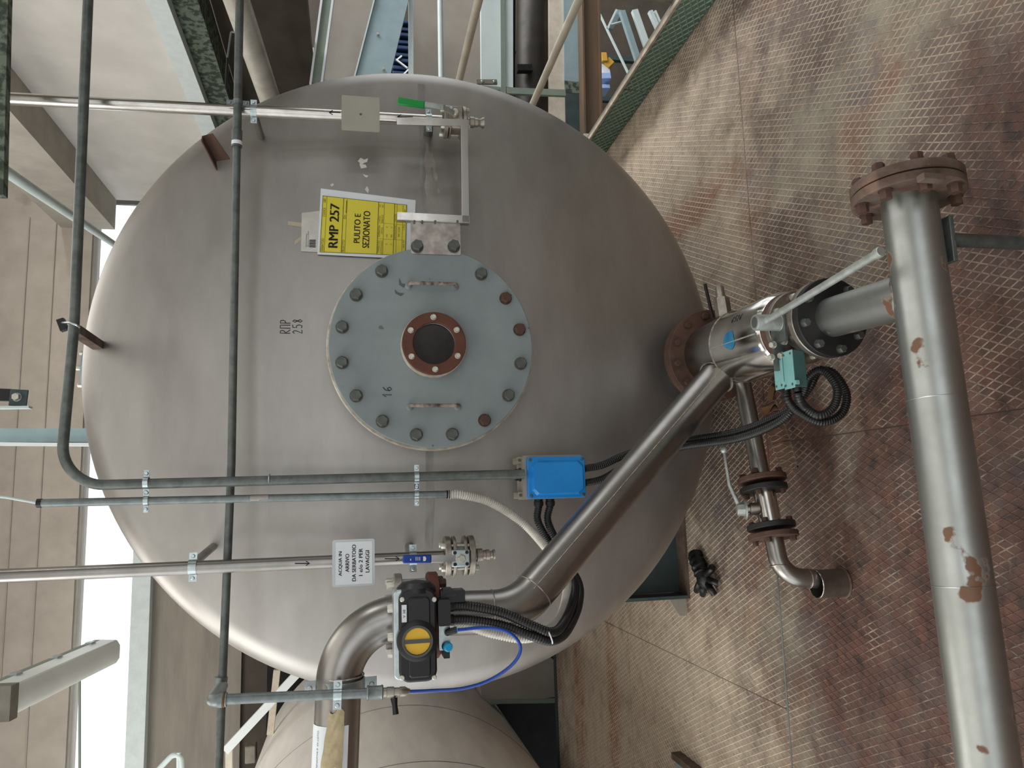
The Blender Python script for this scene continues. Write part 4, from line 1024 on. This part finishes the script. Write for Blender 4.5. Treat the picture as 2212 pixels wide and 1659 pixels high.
obj('valve_body', MB().tube([DA(1060), DA(1133)], [.036,.036], 36), 'bright_steel', dr)
boltcircle(dr, DA(1028), -dD, .062, 4, .011, .016, 'bolt_rust', .8); boltcircle(dr, DA(1163), dD, .062, 4, .011, .016, 'bolt_rust', .8)
boltcircle(dr, DA(1063), dD, .062, 4, .010, .014, 'bolt_rust', .8); boltcircle(dr, DA(1131), -dD, .062, 4, .010, .014, 'bolt_rust', .8)
vs_ = DA(1098)+V((0,0,.03)); sdir = V((0,.35,1)).normalized()
obj('valve_stem', MB().lathe(vs_, sdir, [(.02,0),(.02,.03),(.014,.031),(.014,.05)], 20), 'cast_steel', dr)
obj('stem_disc', MB().lathe(vs_+sdir*.042, sdir, [(.034,0),(.034,.006)], 28), 'lever_galv', dr)
obj('lever_hub', MB().lathe(vs_+sdir*.048, sdir, [(.022,0),(.022,.022),(.019,.025)], 8), 'lever_galv', dr)
hb = vs_+sdir*.06; lk = P(1576,1048,hb.y+.01); lk2 = P(1568,1000,hb.y+.02); lk3 = P(1564,972,hb.y+.03)
obj('lever', MB().tube([hb, lk, lk2, lk3], [.008,.0065,.0055,.005], 12), 'lever_galv', dr)
obj('lever_ball', MB().sphere(lk3, .0125), 'lever_galv', dr)
obj('weld_ring', MB().torus(DA(1222), dD, .0304, .0018, 32, 6), 'weld_bead', dr)
obj('weld_ring', MB().torus((eb.x-.010,eb.y-.010,.118), (0,0,1), .0306, .0018, 32, 6), 'weld_bead', dr)
cu_ = thing('drain_cup', 'short open steel drain socket standing on the floor at the drain outlet', 'drain', (eb.x-.02,eb.y-.03,0))
cc_ = V((eb.x-.028,eb.y-.022,.001))
obj('socket', MB().lathe(cc_, (0,0,1), [(.045,0),(.045,.098),(.0415,.098),(.0415,.004)], 40, True, True), 'cup_steel', cu_)
obj('rim', MB().torus(cc_+V((0,0,.098)), (0,0,1), .0433, .002, 40, 6), 'bright_steel', cu_)
obj('base_weld', MB().torus(cc_+V((0,0,.003)), (0,0,1), .046, .004, 40, 6), 'rust_grey', cu_)
# things on the floor
gl = thing('work_glove', 'crumpled black work glove lying on the tread floor beside the tank', 'glove', PZ(1522,1245,0))
g0 = PZ(1522,1245,.012)
def gp(px, py, z): return PZ(px, py, z)
obj('palm', MB().sphere(gp(1519,1250,.024), .046, 20, 14, (1.1,1.0,.55)), 'glove', gl)
cpts = smoothpath([gp(1517,1240,.03), gp(1508,1218,.032), gp(1502,1198,.022)], .006)
obj('cuff', MB().tube(cpts, [.034+.003*math.sin(i*1.3) for i in range(len(cpts))], 16), 'glove', gl)
for a, b, c in (((1512,1258),(1507,1268),(1505,1276)), ((1520,1264),(1519,1274),(1518,1284)), ((1529,1262),(1536,1273),(1543,1284)), ((1532,1253),(1542,1257),(1550,1260)), ((1527,1240),(1536,1232),(1538,1224))):
    obj('finger', MB().tube(smoothpath([gp(*a,.026), gp(*b,.03), gp(*c,.018)], .005), .0145, 14), 'glove', gl)
sl0, sl1 = PZ(1660,872,.045), PZ(1706,1012,.035)
o = obj('plastic_sleeve', MB().tube([sl0, sl0+(sl1-sl0)*.5, sl1], [.030,.034,.030], 24, True), 'clear', None, org=PZ(1690,950,0))
tag(o, 'clear plastic sleeve lying on the floor by the drain pipe', 'plastic sleeve')
o = obj('wood_batten', MB().beam(PZ(1655,905,.012), PZ(1668,835,.012), .02, .014), 'wood', None, bevel=.001, org=PZ(1660,870,0))
tag(o, 'brown wooden batten on the floor behind the limit switches', 'batten')

# ================================================================== RIGHT: KICK PLATE, RAILING
kp = thing('kick_plate', 'dark green tread kick plate along the right edge of the platform', 'kick plate', (2.13,3.6,0))
for y0, y1 in ((1.0,3.62),(3.63,6.1)):
    k_ = obj('kick_board', MB().box((2.132,y0,.002), (2.137,y1,.15)), 'kick_green', kp)
    r_ = obj('kick_tread', ridges(y0+.003, y1-.003, .006, .146, lambda a, b, c: V((2.132-c*1.3, a, b)), angs=(30, 150), sp=.06, w=.007, h=.003), 'kick_line', k_, sharp=20); r_['kind'] = 'stuff'
obj('top_edge', MB().box((2.128,1.0,.15), (2.150,6.1,.162)), 'kick_edge', kp)
obj('back_angle', MB().box((2.150,1.0,.10), (2.185,6.1,.150)), 'post_grey', kp)
rl = thing('guard_rail', 'painted tubular guard rail behind the green kick plate', 'railing', (2.212,3.0,.16))
RXp = 2.212
for z_ in (1.012, .565): obj('rail', MB().tube([(RXp,1.0,z_),(RXp,6.1,z_-.01)], .0195, 20), 'rail_paint', rl)
for y_ in (2.97, 4.9): obj('post', MB().tube([(RXp,y_,-.2),(RXp,y_,1.02)], .0235, 20), 'post_grey', rl)

# ================================================================== SECOND TANK
t2 = thing('neighbour_tank', 'second stainless tank lying behind at the left, beside the main one', 'tank', (-2.56,4.6,.03))
X2, Z2, R2 = -2.60, 1.25, 1.20
obj('shell', MB().lathe((X2,3.45,Z2), (0,1,0), [(R2*.2,-.30),(R2*.6,-.25),(R2*.9,-.12),(R2,0),(R2,4.6)], 120, True, True), 'tank2_steel_lit', t2, sharp=60)
for y_ in (4.42, 5.6): obj('girth_weld', MB().torus((X2,y_,Z2), (0,1,0), R2, .003, 120, 6), 'tank_weld', t2)
obj('shell_patch', MB().grid(lambda u, v: V((X2+(R2+.002)*math.cos(-.22-.16*v), 4.05+.28*u, Z2+(R2+.002)*math.sin(-.22-.16*v))), 6, 4), 'residue', t2)
f0 = PZ(1482,1662,.02)
obj('saddle_foot', MB().box((f0.x-1.0,f0.y-.10,.002), (f0.x+.02,f0.y+.10,.03)), 'steel_blue', t2)
obj('saddle_angle', MB().box((f0.x+.02,f0.y-.14,.002), (f0.x+.05,f0.y+.10,.05)), 'rust_grey', t2)
obj('saddle_web', MB().box((X2-.8,f0.y-.02,.03), (f0.x-.05,f0.y+.02,.30)), 'steel_blue', t2)

# ================================================================== BACKGROUND, RIGHT
def slab(name, px0, py0, px1, py1, wpx, Y, th, mat=None):
    """a flat bar standing at depth Y between two sighted points; width in image pixels"""
    a, b = P(px0, py0, Y), P(px1, py1, Y); sc1 = ((a-CC).dot(CF)+(b-CC).dot(CF))/2/FPX
    d = b-a
    mb_ = MB().beam(a+V((0,th/2,0)), b+V((0,th/2,0)), wpx*sc1, th, up=(0,1,0))
    return mb_
def bgthing(name, label, cat, mat, args, group=None, bevel=0.0):
    px0, py0, px1, py1, wpx, Y, th = args
    o = obj(name, slab(name, *args), mat, None, bevel, org=P((px0+px1)/2, (py0+py1)/2, Y)); return tag(o, label, cat, group)
o = obj('insulated_pipe', MB().tube([PX(511,0,3.0)*1.25-PX(575,190,3.0)*.25, PX(511,0,3.0), PX(575,190,3.0), PX(575,190,3.0)*2.2-PX(511,0,3.0)*1.2], .078, 28), 'insul', None, org=PX(540,95,3.0)); tag(o, 'silver clad insulated pipe running back above the tank on the right', 'pipe')
HY = PX(506,70,2.92).y
hk = thing('hook_handle', 'bent grey bracket with black grip hanging beside the insulated pipe', 'bracket', P(492,190,HY))
obj('rod', MB().tube(fillet([P(506,70,HY), P(499,68,HY), P(491,128,HY)], .01, 5), .006, 10), 'galv', hk); obj('grip', MB().tube([P(491.5,126,HY), P(488,192,HY)], .008, 10), 'black_plastic', hk)
cb = thing('channel_beam', 'pale green steel channel with white edges above the grey wall panel', 'beam', P(700,90,6.0))
obj('web', slab('w', 712,-40, 683,180, 21, 6.0, .06, None), 'grey_green', cb)
for px in (-12, 12): obj('lip', slab('w', 711.5+px,-40, 682.5+px,180, 4.5, 5.97, .09, None), 'white_tray', cb)
bgthing('wall_panel', 'flat taupe wall panel under the pale green channel', 'panel', 'taupe', (768,-60,752,210,130,6.4,.05))
bs = thing('blue_grey_beam', 'wide blue grey steel beam sloping down behind the tank rim', 'beam', P(830,80,6.1))
obj('flange_plate', slab('w', 857,-50, 800,180, 72, 6.1, .05, None), 'steel_blue', bs)
obj('edge_strip', slab('w', 821,-50, 762,180, 3, 6.07, .05, None), 'pale_panel', bs)
for px, py in ((816,75),(828,150)): bolt(bs, P(px,py,6.1), (0,-1,0), .012, .02, 'bolt_zinc')
bl_ = thing('blue_crate_stack', 'dark blue crates stacked far behind the tank rim', 'crates', P(880,110,8.3))
for i in range(9):
    a, b = P(896,40+14*i+12,8.3), P(848,40+14*i,8.3)
    obj('crate', MB().box((a.x,8.3+.02*(i%2),a.z), (b.x,8.8,b.z)), 'navy', bl_, bevel=.01)
for x_ in (P(850,60,8.3).x, P(890,160,8.3).x): obj('rack_leg', MB().box((x_-.03,8.5,-3.0), (x_+.03,8.56,P(850,60,8.3).z)), 'steel_dark', bl_)
for pa, l_ in (((858,128,868,120),'short upper white tube leaning on the blue crates'), ((856,128,880,146),'long white tube crossing the blue crates'), ((890,142,872,160),'lowest white tube slanting across the blue crates')):
    bgthing('white_tube', l_, 'tube', 'white_tray', (pa[0],pa[1],pa[2],pa[3],3,8.28,.02), 'white tubes at the blue crates')
bgthing('white_post', 'narrow white post beside the blue crates', 'post', 'pale_panel', (888,-40,888,175,10,6.2,.06))
bgthing('wall_panel', 'wide plain taupe wall panel at the right of the white post', 'panel', 'taupe', (966,-60,966,240,146,6.5,.05))
o = obj('pale_handrail', MB().tube([P(950,-40,5.6), P(953,190,5.6)], .021, 16), 'pale_panel', None, org=P(952,80,5.6)); tag(o, 'pale straight pipe in front of the taupe wall panel', 'pipe')
wc = thing('white_cabinet', 'white cabinet panel with grey green frame beyond the guard rail', 'cabinet', P(1075,90,5.8))
obj('door_panel', slab('w', 1060,-40,1062,186,44,5.8,.05,None), 'pale_panel', wc); obj('side_frame', slab('w',1086,-40,1088,215,10,5.78,.06,None), 'grey_green', wc)
obj('edge_panel', slab('w',1100,-40,1100,188,17,5.8,.05,None), 'pale_panel', wc); obj('hinge_plate', slab('w',1030,176,1074,176,10,5.75,.02,None), 'post_grey', wc)
for px in (1042, 1068): screw(wc, P(px,176,5.75), (0,-1,0), .012)
obj('cross_strap', slab('w',1095,195,1222,200,14,5.77,.03,None), 'grey_green', wc)
obj('bottom_gap', slab('w',1110,-40,1109,260,8,5.85,.05,None), 'black_void', wc)
o = obj('dark_duct', MB().tube([P(1156,-60,6.2), P(1152,330,6.2)], .165, 32), 'duct_dark', None, org=P(1154,100,6.2)); tag(o, 'large dark round duct running across beyond the guard rail', 'duct')
bgthing('duct_hanger', 'small black hanger bracket on the dark duct', 'bracket', 'black_plastic', (1118,145,1150,145,14,6.0,.06))
bgthing('wall_panel', 'cream textured wall panel below the dark duct', 'panel', 'beige_wall', (1203,-60,1205,330,36,6.02,.05))
pb = thing('plate_beam', 'pale blue grey steel beam with flaking paint beyond the guard rail', 'beam', P(1240,100,6.0))
obj('painted_web', slab('w',1237,-60,1240,176,42,6.0,.08,None), 'steel_blue', pb); obj('flaked_patch', slab('w',1240,176,1241,201,41,5.998,.08,None), 'mottled', pb); obj('bare_web', slab('w',1241,201,1243,300,41,6.0,.08,None), 'steel_dark', pb)
rb = thing('rusty_beam', 'brown rusty steel beam beside the pale blue grey beam', 'beam', P(1280,100,5.9))
obj('web', slab('w',1276,-60,1283,300,39,5.9,.08,None), 'rust_beam', rb)
for d_ in (-18, 18): obj('beam_flange', slab('w',1276+d_,-60,1283+d_,300,4,5.86,.14,None), 'rust_beam', rb)
bgthing('stub_rail', 'short pale pipe end at the far corner of the kick plate', 'pipe', 'rail_paint', (1262,293,1300,294,10,5.7,.04))
cr_ = [((1300,122,1312,122,20,8.0,.2),'crate_yellow','upper small yellow crate beyond the rusty beam'), ((1315,137,1315,137.1,14,8.0,.2),'crate_yellow','lower small yellow crate beyond the rusty beam'),
 ((1300,150,1318,150,34,8.05,.2),'paper','white carton beyond the rusty beam'), ((1300,163,1320,163,14,7.95,.2),'crate_blue','pale blue carton under the white carton'), ((1300,186,1318,186,9,8.0,.2),'crate_blue','flat pale blue box beyond the rusty beam')]
for a_, m_, l_ in cr_:
    if abs(a_[0]-a_[2]) > 1: bgthing('carton', l_, 'carton', m_, a_, 'cartons beyond the rusty beam', .005)
cy_ = bgthing('carton', 'tilted yellow carton beyond the rusty beam', 'carton', 'crate_yellow', (1310,140,1322,128,16,8.02,.2), 'cartons beyond the rusty beam', .005)
st_ = thing('steel_stair', 'grey steel stair and frame standing in the hall below the rail', 'staircase', P(1380,100,7.2))
for pa, m_ in (((1345,22,1383,138,12),'steel_blue'), ((1372,20,1400,100,13),'pale_panel'), ((1406,22,1424,62,9),'pale_panel'), ((1416,22,1430,55,4),'pale_panel')):
    obj('stringer', slab('w',*pa,7.2,.05,None), m_, st_)
for pa in ((1312,62,1332,20,4), (1320,52,1345,45,2.5), (1297,30,1313,64,2.5), (1313,64,1362,165,3), (1343,22,1362,80,3)): obj('tie_bar', slab('w',*pa,7.3,.03,None), 'pale_panel', st_)
obj('gusset', MB().prism([P(1333,20,7.35), P(1345,22,7.35), P(1325,62,7.35), P(1315,62,7.35)], (0,.05,0)), 'steel_blue', st_)
fl = thing('strip_lamp', 'closed strip lamp hanging at the dark wall on the upper right', 'lamp', P(655,60,6.8))
obj('lamp_body', slab('w',648,-40,650,99,11,6.8,.08,None), 'pale_panel', fl, bevel=.01); obj('diffuser', slab('w',659,-40,660,97,9,6.78,.08,None), 'lamp_lens', fl, bevel=.01); obj('end_cap', slab('w',655,99,656,114,18,6.79,.07,None), 'grey_green', fl, bevel=.02)
for py in (20, 83): obj('lamp_clip', slab('w',644,py,653,py,4,6.77,.06,None), 'white_tray', fl)
bgthing('cream_panel', 'narrow cream lit panel on the dark wall, upper right', 'panel', 'beige_wall', (621,128,620,200,18,8.98,.07)); bgthing('cream_panel', 'broad cream lit panel beside the narrow one, upper right', 'panel', 'beige_wall', (656,100,650,195,42,9.0,.05))
bgthing('dark_pipe', 'thin black pipe crossing the cream panels', 'pipe', 'black_plastic', (575,123,676,127,6,8.93,.05))

# ================================================================== BACKGROUND, LEFT AND TOP
lm = thing('fluorescent_lamp', 'unlit fluorescent batten lamp hanging at the upper left', 'lamp', P(120,1470,3.6))
lA, lB = P(6,1514,3.3), P(236,1408,4.2); dl_ = (lB-lA).normalized(); upl = V((0,0,1)); sdl = dl_.cross(upl).normalized()
def lampsec(c, k): return [c+sdl*(-.062*k)+upl*(.04), c+sdl*(.062*k)+upl*(.04), c+sdl*(.055*k)-upl*.035, c+sdl*(.03*k)-upl*.05, c-sdl*(.03*k)-upl*.05, c-sdl*(.055*k)-upl*.035]
a_, b_ = lampsec(lA, 1), lampsec(lB, 1)
obj('diffuser', MB().add(a_+b_, [tuple(range(5,-1,-1)), tuple(range(6,12))]+[(i,(i+1)%6,6+(i+1)%6,6+i) for i in range(6)]), 'lamp_lens', lm, bevel=.006)
obj('lamp_base', MB().beam(lA+upl*.055, lB+upl*.055, .12, .03), 'grey_green', lm); obj('end_cap', MB().beam(lA-dl_*.05, lA+dl_*.004, .125, .105), 'post_grey', lm)
for f_ in (.15, .5, .85): obj('lamp_clip', MB().beam(lA+(lB-lA)*f_+sdl*.064+upl*.04, lA+(lB-lA)*(f_+.05)+sdl*.064+upl*.04, .012, .03), 'zinc', lm)
o = obj('hanging_wire', MB().tube([P(172,1468,8.0), P(172,1720,8.0)], .012, 8), 'grey_green', None, org=P(172,1560,8.0)); tag(o, 'thin wire stretched across the bright window', 'wire')
gp_ = thing('grey_column', 'grey steel angle column in front of the window wall', 'column', P(95,943,5.5))
obj('web', slab('w',-60,940,230,940,30,5.5,.06,None), 'steel_blue', gp_); obj('lip', slab('w',-60,958,230,960,6,5.47,.09,None), 'white_tray', gp_)
hb_ = thing('hanger_bracket', 'dark steel hanger bracket with bolt at the top edge', 'bracket', P(40,860,2.6))
obj('plate', slab('w',20,858,59,860,36,2.6,.006,None), 'steel_dark', hb_, bevel=.002); obj('flange', slab('w',-40,880,62,879,5,2.58,.03,None), 'pale_panel', hb_); bolt(hb_, P(37,858,2.6), (0,-1,0), .012, .016, 'bolt_zinc')
obj('arm', slab('w',-60,850,24,853,26,2.62,.02,None), 'black_plastic', hb_)
ct = thing('perforated_tray', 'dark perforated cable tray along the top right edge', 'cable tray', P(5,180,2.3))
obj('tray', slab('w',4,-40,-8,420,26,2.3,.03,None), 'mottled', ct)
o = obj('diagonal_tube', MB().tube([P(-20,348,4.0), P(250,530,7.5)], .03, 14), 'pale_panel', None, org=P(100,430,5.5)); tag(o, 'pale tube running back under the roof beam to the window', 'pipe')
tr_ = thing('white_cable_tray', 'white cable trunking sloping across the dark wall at the left', 'cable trunking', P(560,1540,6.5))
obj('trunk', slab('w',486,1624,642,1456,17,6.5,.06,None), 'white_tray', tr_); obj('trunk_end', slab('w',494,1616,494,1720,14,6.52,.05,None), 'rail_paint', tr_)
bgthing('white_rail', 'cream painted upright profile at the dark wall, lower left', 'profile', 'beige_wall', (598,1448,583,1588,14,7.0,.05))
gr_ = thing('roof_ladder', 'thin white tubular ladder hoop at the left edge', 'ladder', P(380,1640,7.0))
obj('hoop', MB().tube(fillet([P(340,1665,7.0), P(390,1612,7.0), P(396,1720,7.0)], .05, 6), .022, 12), 'pale_panel', gr_); obj('stile', MB().tube([P(386,1625,7.0), P(386,1720,7.0)], .018, 12), 'pale_panel', gr_)
bgthing('switch_cabinet', 'small grey switch cabinet in the dark at the left', 'cabinet', 'post_grey', (540,1612,540,1650,22,8.05,.15), None, .01)
bgthing('concrete_plinth', 'grey concrete support block beyond the left platform edge', 'plinth', 'taupe', (1120,1440,1125,1515,170,6.6,.3))
bgthing('lower_beam', 'pale ledge on the support block beyond the platform edge', 'ledge', 'grey_green', (1060,1517,1204,1515,7,6.55,.05))
eg = bgthing('edge_pipe', 'short galvanised pipe stub at the far left platform edge', 'pipe', 'galv', (1205,1402,1272,1404,10,5.9,.04))
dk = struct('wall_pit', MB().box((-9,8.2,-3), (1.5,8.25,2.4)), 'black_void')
